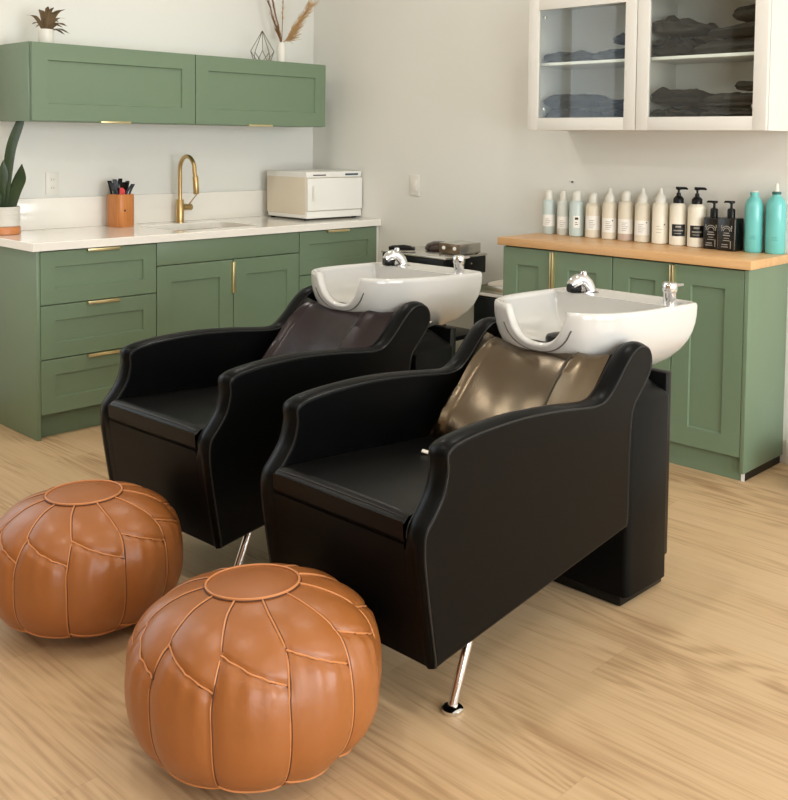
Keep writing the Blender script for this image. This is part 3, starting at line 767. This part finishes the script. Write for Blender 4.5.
    for x, y in sorted((q_ for q_ in out2 if q_[0] < -.1 and abs(q_[1]+.012) < .128), key=lambda q_: q_[1]):
        t = abs(y+.012)/.128; zz = zt_-.020-.112*(max(0, 1-t**2.6))**.5; s_ = So(zz)
        P.append((bx_+x*s_+.02*(1-s_)-.0005, y*s_, zz))
    MB().tube([TZ(p) for p in P], .0022, 6).build('neck_seal', M['groove'], bowl)
    # black drain strainer, showing through the notch
    MB().lathe([(.052, .0), (.052, .026), (.047, .034), (.03, .039), (.006, .041)], 28, (bx_-.035, .072, zt_-.154)).build('drain_strainer', M['black_plastic'], bowl)
    # chrome mixer
    fx, fy, fz = bx_+.215, .140, zt_-.015
    fa = MB(); fa.lathe([(.042, 0), (.042, .004), (.032, .009), (.006, .010)], 24, (fx, fy, fz))
    fa.tube([(fx+.014, fy-.006, fz+.006), (fx+.004, fy-.001, fz+.028), (fx-.012, fy+.007, fz+.046), (fx-.030, fy+.015, fz+.048), (fx-.048, fy+.023, fz+.040), (fx-.060, fy+.028, fz+.028)], [.019, .021, .022, .022, .021, .018], 16)
    fa.lathe([(.011, 0), (.013, .008), (.010, .018), (.003, .020)], 14, (fx-.014, fy+.007, fz+.058))
    fb = fa.build('faucet', M['chrome'], bowl)
    MB().tube([(fx-.026, fy+.014, fz+.020), (fx-.048, fy+.024, fz+.018), (fx-.066, fy+.032, fz+.022)], [.013, .019, .016], 14).build('aerator', M['black_plastic'], fb)
    # chrome valve with lever
    kx, ky, kz = bx_+.205, -.182, zt_-.018
    kn = MB(); kn.lathe([(.024, 0), (.024, .004), (.0205, .006), (.0205, .042), (.022, .045), (.0245, .050), (.0245, .068), (.021, .075), (.006, .077)], 24, (kx, ky, kz))
    kb = kn.build('valve', M['chrome'], bowl)
    MB().tube([(kx+.005, ky-.008, kz+.066), (kx+.016, ky-.040, kz+.072)], [.006, .004], 8).build('lever', M['chrome'], kb)
    return ch
c1 = shampoo_chair('black shampoo chair with a bronze-tinted back cushion and white wash bowl, nearest', (-2.2, -3.14, 0), 0, M['bronze'], 'black vinyl back cushion with a painted-in bronze sheen')
ct_ = MB().box(-.006, .006, -.010, .010, 0, .004, bev=.001).build('care_tag', M['plate_white'], c1); ct_.location = (-.052, .072, .523); ct_.rotation_euler = (.2, -.5, .4); ct_['label'] = 'small white care tag'
c2 = shampoo_chair('black shampoo chair with a dark maroon back cushion, beside the green drawers', (-2.2+.044, -3.14+.920, 0), radians(1.7), M['maroon'], 'dark maroon vinyl back cushion', -.022, .022)

# ------------------------------------------------------------------ leather poufs
def pouf(label, loc, R0, H0, rot, tilt, seed):
    o = root('leather_pouf', label, 'pouf', loc, 0, 'round tan leather poufs')
    NS = 11; dr = .104
    # profile: arc-length samples of a flattened superellipse, s=0 top centre .. 1 bottom
    n_ = 2.55
    base = []
    for i in range(401):
        a = -pi/2+pi*i/400
        c_, s_ = cos(a), sin(a)
        base.append((R0*abs(c_)**(2/n_), H0/2-H0/2*(1 if s_ < 0 else -1)*-1*abs(s_)**(2/n_)))
    base = base[::-1]     # from top
    if base[0][1] < base[-1][1]: base = base[::-1]
    ds = [0]
    for i in range(400): ds.append(ds[-1]+math.hypot(base[i+1][0]-base[i][0], base[i+1][1]-base[i][1]))
    def prof_(s):
        t = s*ds[-1]; lo, hi = 0, 400
        while hi-lo > 1:
            m_ = (lo+hi)//2
            if ds[m_] < t: lo = m_
            else: hi = m_
        f = (t-ds[lo])/max(1e-9, ds[hi]-ds[lo])
        return base[lo][0]+(base[hi][0]-base[lo][0])*f, base[lo][1]+(base[hi][1]-base[lo][1])*f
    s_disc = next(i for i in range(401) if base[i][0] >= dr)
    s_disc = ds[s_disc]/ds[-1]
    # seam angle with a slight kink at the shoulder
    s_sh0, s_sh1, s_low0, s_low1 = .325, .41, .665, .70
    def seam_ang(i, s):
        k = max(0, 1-abs(s-s_sh0)/.12)
        return rot+2*pi*i/NS + .05*k - .22*max(0, (s-s_sh0))*0 + .10*sin(s*3)
    def surf(th, s, extra=0):
        r, z = prof_(s)
        ph = (th-seam_ang(0, s))/(2*pi/NS); fr = ph-math.floor(ph)
        pf = sin(pi*fr)
        amp = min(1, max(0, (s-s_disc)/.12))*(1 if s < .9 else max(0, (1-s)/.1))
        r += amp*(.013*pf**.6-.008)+extra
        cell = math.floor(ph) % NS
        sq = (s-(s_sh0+(s_sh1-s_sh0)*fr))
        r -= amp*.007*math.exp(-(sq/.012)**2)
        # gathered pleats just below the shoulder seam
        if sq > 0: r += amp*.0035*math.exp(-sq/.06)*sin(fr*pi*7+cell*1.7)
        r += amp*.004*noise.noise(Vector((cos(th)*3+seed, sin(th)*3, s*6)))
        if s < s_disc+.03: z += .0
        return r, z
    tl_ = Matrix.Rotation(tilt[0], 3, 'X') @ Matrix.Rotation(tilt[1], 3, 'Y')
    def P3(th, s, extra=0, dz=0):
        r, z = surf(th, s, extra)
        v = Vector((r*cos(th), r*sin(th), z+dz)); 
        f = max(0, min(1, z/H0)); v2 = Vector((0, 0, H0*.3))+tl_ @ (v-Vector((0, 0, H0*.3)))
        w_ = f*f*(3-2*f)
        v = v*(1-w_)+v2*w_
        v.z = max(v.z, .0006); return v
    NT, NSS = 192, 110
    Rr = []
    for i in range(NSS+1):
        s = s_disc-.006+(1-.004-s_disc+.006)*i/NSS
        Rr.append([P3(2*pi*j/NT, s) for j in range(NT)])
    MB().rings(Rr, False, True).build('leather_cover', M['tan'], o, ang=80)
    Rd = []
    for i in range(8):
        s = s_disc*(.03+.97*i/7)
        rr_, zz = prof_(s)
        Rd.append([P3(2*pi*j/NT, s, 0, .0015+.006*(1-(i/7)**2)) for j in range(NT)])
    MB().rings(Rd, True, False).build('top_disc', M['tan_disc'], o, ang=80)
    pl, dk = MB(), MB()
    def line(f, n, w0=.0023):
        pts = [f(k/n) for k in range(n+1)]
        pl.tube([P3(a, s, .0012, .0012*(1 if s < .5 else 0)) for a, s in pts], w0, 6)
        dk.tube([P3(a+.0095/max(.06, prof_(s)[0])*.36, s+(.0022 if n < 20 else 0), -.0005) for a, s in pts], w0*.8, 6)
    for i in range(NS):
        line(lambda t, i=i: (seam_ang(i, s_disc+(.97-s_disc)*t), s_disc+(.97-s_disc)*t), 60)
        def cr(t, i=i):
            s = s_sh0+(s_sh1-s_sh0)*t; return seam_ang(i, s)+(2*pi/NS)*t, s
        line(cr, 14)
        def cl(t, i=i):
            s = s_low0+(s_low1-s_low0)*t+.012*sin(pi*t); return seam_ang(i, s)+(2*pi/NS)*t, s
        line(cl, 14)
    pl.tube([P3(2*pi*j/96, s_disc, .001, .004) for j in range(96)], .0030, 6, closed=True)
    dk.tube([P3(2*pi*j/96, s_disc+.0045, .001, .001) for j in range(96)], .0017, 6, closed=True)
    pl.build('seam_piping', M['tan_pipe'], o); dk.build('seam_dark_line', M['tan_seam'], o)
    return o
pouf('tan leather pouf in front of the nearer shampoo chair', (-2.925, -3.163, 0), .288, .388, radians(12), (radians(-4.2), radians(1.4)), 1)
pouf('tan leather pouf at the left edge, in front of the farther shampoo chair', (-2.884, -2.315, 0), .275, .372, radians(-4), (radians(-2), radians(0)), 5)

# ------------------------------------------------------------------ things on the white worktop
ZW = .9153
pp = root('snake_plant', 'snake plant in a ribbed pale pot on a wooden saucer at the worktop end', 'potted plant', (-2.13, -.13, ZW))
MB().lathe([(.078, 0), (.083, .004), (.083, .034), (.08, .038), (.07, .0385)], 32).build('saucer', M['saucer'], pp)
MB().lathe([(.074, .0385), (.079, .043), (.0815, .135), (.0795, .1365), (.077, .134), (.075, .10)], 32).build('pot', M['pot'], pp)
MB().lathe([(.074, .112), (.05, .118), (.01, .120)], 20).build('soil', M['soil'], pp)
def blade(P, wd, th, twist0=0, twist1=.6, n=14):
    P = crom(P, 5); n = len(P); R = []
    for i, p in enumerate(P):
        t = i/(n-1); w_ = wd*(.55+.45*sin(pi*min(1, t*1.3)*.5+.3)) if t < .6 else wd*max(.02, (1-((t-.6)/.4)**1.8))
        a = twist0+(twist1-twist0)*t; u_ = Vector((cos(a), sin(a), 0)); v_ = Vector((-sin(a), cos(a), 0))
        R.append([p+u_*w_, p+v_*th+u_*w_*.3, p+v_*th*.6-u_*w_*.4, p-u_*w_, p-v_*th*.5-u_*w_*.3, p-v_*th*.5+u_*w_*.4])
    return MB().rings(R)
VR = -.78
for P, wd, t0, t1 in (
    ([(.0, .0, .10), (.015, -.01, .25), (.035, -.02, .42), (.075, -.03, .545), (.108, -.04, .650)], .025, VR, VR+.5),
    ([(.022, -.02, .10), (.045, -.03, .20), (.068, -.04, .27), (.078, -.045, .345)], .034, VR+.2, VR-.2),
    ([(-.012, .0, .10), (-.012, -.005, .22), (-.003, -.01, .29), (-.002, -.015, .365)], .027, VR, VR+.4),
    ([(-.03, .01, .10), (-.05, .01, .18), (-.062, .01, .25), (-.066, .012, .30)], .022, VR, VR-.4),
    ([(.005, .012, .10), (.02, .015, .30), (.045, .01, .36), (.055, .008, .41)], .016, VR, VR+.5),
    ([(-.045, -.02, .10), (-.04, -.03, .17), (-.046, -.035, .22)], .020, VR, VR+.3)):
    blade(P, wd, .004, t0, t1).build('leaf', M['snake'], pp, ang=60)
th_ = root('utensil_holder', 'bamboo holder full of black hair clips in front of the backsplash', 'holder', (-1.475, -.12, ZW), .2)
MB().lathe([(.056, 0), (.058, .003), (.058, .172), (.056, .176), (.051, .176), (.050, .172), (.050, .012), (.01, .012)], 40, sq=4.5).build('cup', M['bamboo'], th_)
MB().lathe([(.006, 0), (.005, .002), (.001, .0022)], 12).build('knot', M['ink_dark'], th_).matrix_local = Matrix.Translation((-.022, -.0585, .09)) @ Matrix.Rotation(pi/2, 4, 'X')
CG = 'black hair clips in the bamboo holder'
def clip(i, x, y, lean, az, h, col, label):
    c_ = root('hair_clip', label, 'hair clip', (-1.475+x*.85, -.12+y*.85, ZW+.0145), az, CG)
    for s in (-1, 1):
        P = [(s*.004, 0, 0), (s*.006+lean*.08, 0, h*.45), (s*.008+lean*.30, 0, h*.75), (s*.004+lean*1.1, 0, h)]
        R = []
        for k, p in enumerate(crom(P, 5)):
            t = k/15; w_ = .0125*(.6+.4*sin(pi*min(1, t*1.02))); q_ = .0035+.003*t; R.append([(p.x-q_, -w_, p.z), (p.x+q_, -w_, p.z), (p.x+q_, w_, p.z), (p.x-q_, w_, p.z)])
        MB().rings(R).build('jaw', col, c_)
    MB().tube([(lean*.1-.008, 0, h*.55), (lean*.1+.008, 0, h*.55)], .004, 8).build('hinge', M['black_plastic'], c_)
spots = [(-.028, -.012, -.030, -.5, .195), (-.012, .010, -.016, -.3, .215), (.014, -.014, .006, -.9, .20), (.008, .030, .006, -.6, .218), (.018, -.008, .018, -.7, .198), (.028, .026, .026, -.5, .205), (-.030, .028, -.022, -.6, .207), (.024, -.024, .034, -.5, .190)]
labs = ['leftmost black hair clip, leaning over the rim of the bamboo holder', 'tall black hair clip behind the coral comb in the bamboo holder', 'black hair clip at the front of the bamboo holder beside the coral comb', 'tallest black hair clip at the back centre of the bamboo holder', 'black hair clip right of centre in the bamboo holder', 'black hair clip at the back right of the bamboo holder', 'black hair clip at the back left of the bamboo holder', 'rightmost black hair clip, leaning over the rim of the bamboo holder']
for i, (sp, lb) in enumerate(zip(spots, labs)): clip(i, *sp[:4], sp[4]+.026, M['black_plastic'], lb)
cb = MB().rings([[(-.014, -.002, z), (.014, -.002, z), (.014, .002, z), (-.014, .002, z)] for z in (0, .12, .165)] + [[(-.012, -.002, .178), (.002, -.002, .178), (.002, .002, .178), (-.012, .002, .178)]]).build('comb', M['red_plastic'])
cb.location = (-1.492, -.152, ZW+.034); cb.rotation_euler = (0, .05, -.6)
props(cb, 'coral red comb sticking up among the black clips', 'comb')
tw = root('towel_warmer', 'white towel warmer box at the right end of the worktop', 'towel warmer', (-.228, -.272, ZW), radians(-1))
hx, hy_ = .220, .185; zb0, zt0 = .032, .284
boxo('housing', (-hx, hx, -hy_, hy_, zb0, zt0), M['appl_shaded'], tw, bev=.006, seg=3)
boxo('top_panel', (-hx-.001, hx+.001, -hy_-.010, hy_+.001, zt0-.030, zt0+.004), M['appl_white'], tw, bev=.004, seg=3)
dr_ = boxo('door', (-hx+.002, hx-.002, -hy_-.022, -hy_-.001, zb0+.026, zt0-.034), M['appl_white'], tw, bev=.004, seg=3)
MB().box(-hx+.032, -hx+.046, -hy_-.045, -hy_-.020, .12, .205, bev=.004).build('handle', M['appl_white'], dr_)
boxo('base_panel', (-hx+.002, hx-.002, -hy_-.012, hy_-.01, .012, zb0+.022), M['appl_white'], tw, bev=.003)
boxo('display', (.085, .190, -hy_-.0115, -hy_-.009, zt0-.019, zt0-.008), M['blue_glass'], tw, bev=.0005)
boxo('vent', (-.17, -.07, -hy_-.0115, -hy_-.009, zt0-.019, zt0-.012), M['dark_gap'], tw, bev=.0005)
for sx_ in (-1, 1):
    for sy_ in (-1, 1): MB().lathe([(.014, 0), (.016, .004), (.015, .014)], 14, (sx_*(hx-.03), sy_*(hy_-.025), 0)).build('foot', M['black_rubber'], tw)

# outlet and switch
ot = root('power_outlet', 'white double socket plate on the back wall above the backsplash', 'outlet', (-1.806, -.0005, 1.151))
boxo('cover_plate', (-.036, .036, -.006, 0, -.058, .058), M['plate_white'], ot, bev=.002)
for zz in (-.022, .022):
    so = boxo('socket', (-.017, .017, -.0075, -.005, zz-.014, zz+.014), M['plate_white'], ot, bev=.0015)
    MB().box(-.008, -.005, -.0082, -.007, zz-.005, zz+.005).box(.005, .008, -.0082, -.007, zz-.005, zz+.005).build('slots', M['ink'], so)
sw = root('light_switch', 'white rocker switch plate on the right wall beside the towel warmer', 'switch', (-.0005, -.915, 1.132))
boxo('cover_plate', (-.006, 0, -.040, .040, -.062, .062), M['plate_white'], sw, bev=.002)
boxo('rocker', (-.011, -.005, -.020, .020, -.034, .034), M['plate_white'], sw, bev=.002)

# ------------------------------------------------------------------ on the green wall cabinets
ZU = UT+.0005
dp = root('dried_leaf_pot', 'small white pot of brown dried leaves on the green wall cabinet', 'potted plant', (-1.935, -.20, ZU))
MB().lathe([(.034, 0), (.037, .004), (.039, .076), (.037, .078), (.034, .074), (.033, .06), (.005, .06)], 24).build('pot', M['ceramic'], dp)
rg = random.Random(3)
tips = [(-.09, .075), (-.075, .035), (.12, .022), (.11, -.008), (.095, .11), (.10, .065), (.02, .12), (-.04, .11), (.07, .095), (-.065, .022), (.08, -.012), (.04, .0), (-.02, .065), (.055, .05), (.09, .035), (-.03, .045), (.05, .115), (.10, .015)]
for k, (dx, dz) in enumerate(tips):
    b_ = rt*dx*.98; yv = rg.uniform(-.05, .05); tip = Vector((b_.x, b_.y, .07+dz))+Vector((fw.x, fw.y, 0))*yv
    tip.y = min(tip.y, .16)
    mid = Vector((tip.x*.5, tip.y*.5, .07+dz*.62+.020))
    blade([(0, 0, .055), mid, tip], .0095+.006*rg.random(), .0012, -.78+rg.uniform(-.8, .8), -.78+rg.uniform(-1, 1)).build('leaf', M['dryleaf'], dp, ang=70)
vs = root('vase', 'slim white vase holding pampas grass on the green wall cabinet', 'vase', (-.405, -.17, ZU))
MB().lathe([(.022, 0), (.026, .004), (.0265, .09), (.024, .112), (.019, .124), (.0205, .132), (.018, .132), (.016, .124), (.02, .09), (.02, .02), (.004, .02)], 28).build('body', M['ceramic'], vs)
PG = 'dried stems in the white vase'
def stem(name, label, dx, dz, plume, yv=0.0, col='stalk'):
    o = root(name, label, 'dried stem', (-.405, -.17, ZU+.025), 0, PG)
    b_ = Vector((rt.x*dx+fw.x*yv, rt.y*dx+fw.y*yv, 0)); top_ = b_+Vector((0, 0, dz)); mid = b_*.30+Vector((0, 0, dz*.45))
    C_ = crom([(0, 0, 0), b_*.05+Vector((0, 0, .10)), mid, top_], 8)
    MB().tube(C_, .0022, 6).build('stalk', M['stalk'], o)
    m = MB(); rg2 = random.Random(int(dz*1000)); n_ = len(C_); i0 = int(n_*plume[0]); cnt = plume[1]
    for k in range(cnt):
        i = rg2.randint(i0, n_-1); p = C_[i]; tdir = (C_[min(n_-1, i+1)]-C_[i-1]).normalized()
        sd = Vector((rg2.gauss(0, 1), rg2.gauss(0, 1), rg2.gauss(0, .6))).normalized()
        q1 = p+tdir*plume[2]*.5+sd*plume[3]*.6; q2 = p+tdir*plume[2]*rg2.uniform(.7, 1.2)+sd*plume[3]-Vector((0, 0, .008))
        m.tube([p, q1, q2], [.0016, .0016, .0005], 4)
    m.build('plume', M[col], o)
stem('pampas_stem', 'brown upright stem leaning left out of the slim white vase', -.105, .43, (.35, 90, .06, .012), col='stalk')
stem('pampas_stem', 'brown upright stem just right of the leaning one in the slim white vase', -.065, .44, (.3, 90, .06, .010), -.07, col='stalk')
stem('pampas_stem', 'pale feathery plume arching right out of the slim white vase', .16, .315, (.50, 220, .07, .034), col='pampas')
stem('pampas_stem', 'thin bare stalk rising between the stems in the slim white vase', .01, .42, (.75, 30, .04, .012), col='pampas')
tr_ = [(0, 0, .185)]; ro = .072; wv = [(ro*cos(2*pi*k/5+.3), ro*sin(2*pi*k/5+.3), .062) for k in range(5)]; bv = [(.05*cos(2*pi*k/5+.3+pi/5), .05*sin(2*pi*k/5+.3+pi/5), .0025) for k in range(5)]
m = MB()
for k in range(5):
    m.tube([tr_[0], wv[k]], .0018, 6); m.tube([wv[k], bv[k]], .0018, 6); m.tube([wv[k], bv[k-1]], .0018, 6); m.tube([bv[k], bv[k-1]], .0018, 6)
t_ = m.build('wire_terrarium', M['wire']); t_.location = (-.585, -.21, ZU)
props(t_, 'geometric wire terrarium left of the slim white vase', 'ornament')

# ------------------------------------------------------------------ trolley and low cabinet by the right wall
tx0, tx1, ty0, ty1 = -.50, -.17, -1.60, -1.14
tr = root('salon_trolley', 'black salon trolley with a silver top behind the far wash bowl', 'trolley', (0, 0, 0))
boxo('body', (tx0+.006, tx1, ty0+.004, ty1, .70, .792), M['black_plastic'], tr, bev=.004)
MB().box(tx0, tx1+.006, ty0, ty1+.004, .792, .803, bev=.002).build('top_tray', M['silver'], tr)
d = boxo('drawer', (tx0, tx0+.006, ty0+.012, ty1-.008, .708, .786), M['black_plastic'], tr, bev=.002)
MB().lathe([(.006, 0), (.006, .012), (.003, .014)], 12, (tx0-.010, (ty0+ty1)/2, .745)).build('knob', M['silver'], d)
MB().lathe([(.005, 0), (.003, .004)], 10).build('screw', M['silver'], tr).matrix_local = Matrix.Translation((-.29, ty0+.004, .758)) @ Matrix.Rotation(pi/2, 4, 'X')
for sx_ in (tx0+.03, tx1-.03):
    for sy_ in (ty0+.03, ty1-.03):
        p = MB().tube([(sx_, sy_, .05), (sx_, sy_, .70)], .011, 10).build('post', M['black_plastic'], tr)
        MB().tube([(sx_-.009, sy_, .026), (sx_+.009, sy_, .026)], .025, 16).build('caster', M['black_rubber'], p)
boxo('shelf', (tx0+.012, tx1-.012, ty0+.012, ty1-.012, .36, .385), M['black_plastic'], tr, bev=.004)
boxo('shelf', (tx0+.012, tx1-.012, ty0+.012, ty1-.012, .09, .115), M['black_plastic'], tr, bev=.004)
wx = root('wax_heater', 'silver box with a bronze front on the salon trolley', 'appliance', (-.285, -1.512, .8035))
boxo('case', (-.085, .085, -.072, .072, .004, .058), M['silver'], wx, bev=.003)
fp = boxo('front_panel', (-.089, -.0845, -.070, .070, .006, .056), M['bronze_panel'], wx, bev=.001)
for yy in (.035, -.04): MB().lathe([(.010, 0), (.009, .006)], 14).build('knob', M['led'], fp).matrix_local = Matrix.Translation((-.089, yy, .034)) @ Matrix.Rotation(-pi/2, 4, 'Y')
for sx_ in (-1, 1):
    for sy_ in (-1, 1): MB().lathe([(.008, 0), (.008, .005)], 10, (sx_*.07, sy_*.058, 0)).build('foot', M['black_rubber'], wx)
bb = MB().lathe([(.066, 0), (.078, .006), (.078, .02), (.066, .036), (.036, .047), (.004, .05)], 24).build('round_case', M['brown_lth']); bb.location = (-.262, -1.345, .8035)
props(bb, 'dark brown rounded case beside the silver box on the trolley', 'case')
hd = root('hair_clipper', 'black hair clipper lying at the far left end of the trolley top', 'clipper', (-.455, -1.235, .8035), radians(-50))
MB().tube([(-.06, 0, .014), (-.04, 0, .017), (.02, 0, .019), (.06, 0, .017)], [.010, .014, .0165, .013], 12).build('handle', M['black_plastic'], hd)
boxo('blade_head', (.056, .082, -.018, .018, .006, .026), M['black_gloss'], hd, bev=.003)
lc = root('low_cabinet', 'low black cabinet with a pale top between the trolley and wooden counter', 'cabinet', (0, 0, 0))
ly0, ly1 = -1.868, -1.615
boxo('body', (-.292, -.004, ly0+.004, ly1-.004, .04, .600), M['black_plastic'], lc, bev=.003)
boxo('top', (-.30, -.003, ly0, ly1, .600, .612), M['white_lac'], lc, bev=.002)
boxo('door', (-.298, -.292, ly0+.008, ly1-.008, .05, .590), M['black_plastic'], lc, bev=.002)
boxo('plinth', (-.28, -.01, ly0+.01, ly1-.01, .001, .04), M['black_plastic'], lc, bev=0)
bx2 = root('storage_tray', 'grey tray standing on the low black cabinet', 'tray', (-.150, -1.742, .6125))
m = MB(); m.box(-.13, .13, -.105, .105, 0, .012, bev=.002)
for a in ((-.13, -.122, -.105, .105), (.122, .13, -.105, .105), (-.13, .13, -.105, -.097), (-.13, .13, .097, .105)): m.box(*a, .010, .040, bev=.001)
m.build('tray_shell', M['steel'], bx2)
tw2 = MB()
R = []
for i in range(15):
    t = -1+2*i/14; e_ = (1-abs(t)**4)**.5*.95+.05
    R.append([(.10*abs(cos(a))**.6*(1 if cos(a) > 0 else -1)*(.7+.3*e_), .088*t, .026+.022*abs(sin(a))**.7*(1 if sin(a) > 0 else -1)*e_) for a in [2*pi*j/20 for j in range(20)]])
t2 = tw2.rings(R).build('folded_towel', M['towel_white'], ang=60); t2.location = (-.150, -1.742, .6215)
props(t2, 'white folded towel in the grey tray', 'towel')

# ------------------------------------------------------------------ wicker basket at the right edge
bk = root('wicker_basket', 'round woven rattan basket on the floor at the right edge', 'basket', (-.235, -3.455, 0))
R = []; NA = 120; lev = 22
for i in range(lev*3+1):
    t = i/(lev*3); z = .004+.17*t; rb = .112+.038*sin(pi*(.12+.76*t))
    R.append([((rb+.004*sin(lev*t*2*pi/1.0)+.003*sin(NA/4*2*pi*j/NA+(pi if int(t*lev) % 2 else 0)))*cos(2*pi*j/NA), (rb+.004*sin(lev*t*2*pi)+.003*sin(NA/4*2*pi*j/NA+(pi if int(t*lev) % 2 else 0)))*sin(2*pi*j/NA), z) for j in range(NA)])
R += [[(.114*cos(2*pi*j/NA), .114*sin(2*pi*j/NA), .176) for j in range(NA)], [(.106*cos(2*pi*j/NA), .106*sin(2*pi*j/NA), .165) for j in range(NA)], [(.10*cos(2*pi*j/NA), .10*sin(2*pi*j/NA), .012) for j in range(NA)]]
MB().rings(R).build('weave', M['wicker'], bk, ang=60)
MB().tube([(.119*cos(2*pi*j/60), .119*sin(2*pi*j/60), .176) for j in range(60)], .008, 8, closed=True).build('rim', M['wicker'], bk)

# ------------------------------------------------------------------ ceiling downlights and daylight
def area(name, loc, rot, sx_, sy_, power, col, spread=180):
    l = bpy.data.lights.new(name, 'AREA'); l.shape = 'RECTANGLE'; l.size = sx_; l.size_y = sy_; l.energy = power; l.color = col; l.spread = radians(spread)
    o = bpy.data.objects.new(name, l); COL.objects.link(o); o.location = loc; o.rotation_euler = rot; return o
for (a, b) in wins:
    area('daylight', ((a+b)/2, YF-.25, (wz0+wz1)/2), (radians(90), 0, 0), b-a, wz1-wz0, 128 if a < -5 else 188, (.94, .97, 1.0))
area('daylight', (sum(bwin)/2, .25, (bz0+bz1)/2), (radians(-90), 0, 0), bwin[1]-bwin[0], bz1-bz0, 24, (.92, .97, 1.0))
for i, (x, y) in enumerate([(-1.3, -1.2), (-3.3, -1.2), (-1.3, -3.0), (-3.3, -3.0), (-5.3, -1.6), (-1.3, -5.0), (-3.3, -5.4), (-5.3, -4.4)]):
    o = root('ceiling_downlight', 'round recessed ceiling downlight', 'ceiling light', (x, y, H), 0, 'recessed ceiling downlights')
    MB().lathe([(.115, -.006), (.12, -.003), (.12, -.0005), (.09, -.0005), (.09, -.006)], 28).build('trim_ring', M['trim'], o)
    MB().lathe([(.088, -.001), (.088, -.004), (.01, -.004)], 24).build('diffuser', M['lamp'], o)
    l = bpy.data.lights.new('downlight', 'AREA'); l.shape = 'DISK'; l.size = .18; l.energy = 9; l.color = (1, .95, .88)
    lo = bpy.data.objects.new('downlight', l); COL.objects.link(lo); lo.location = (x, y, H-.012)
wd = bpy.data.worlds.new('world'); S.world = wd; wd.use_nodes = True
wd.node_tree.nodes['Background'].inputs[0].default_value = (.75, .87, 1, 1); wd.node_tree.nodes['Background'].inputs[1].default_value = 1.0
S.view_settings.view_transform = 'Standard'; S.view_settings.look = 'None'; S.view_settings.gamma = 1; S.view_settings.use_curve_mapping = False
S.view_settings.exposure = -0.10
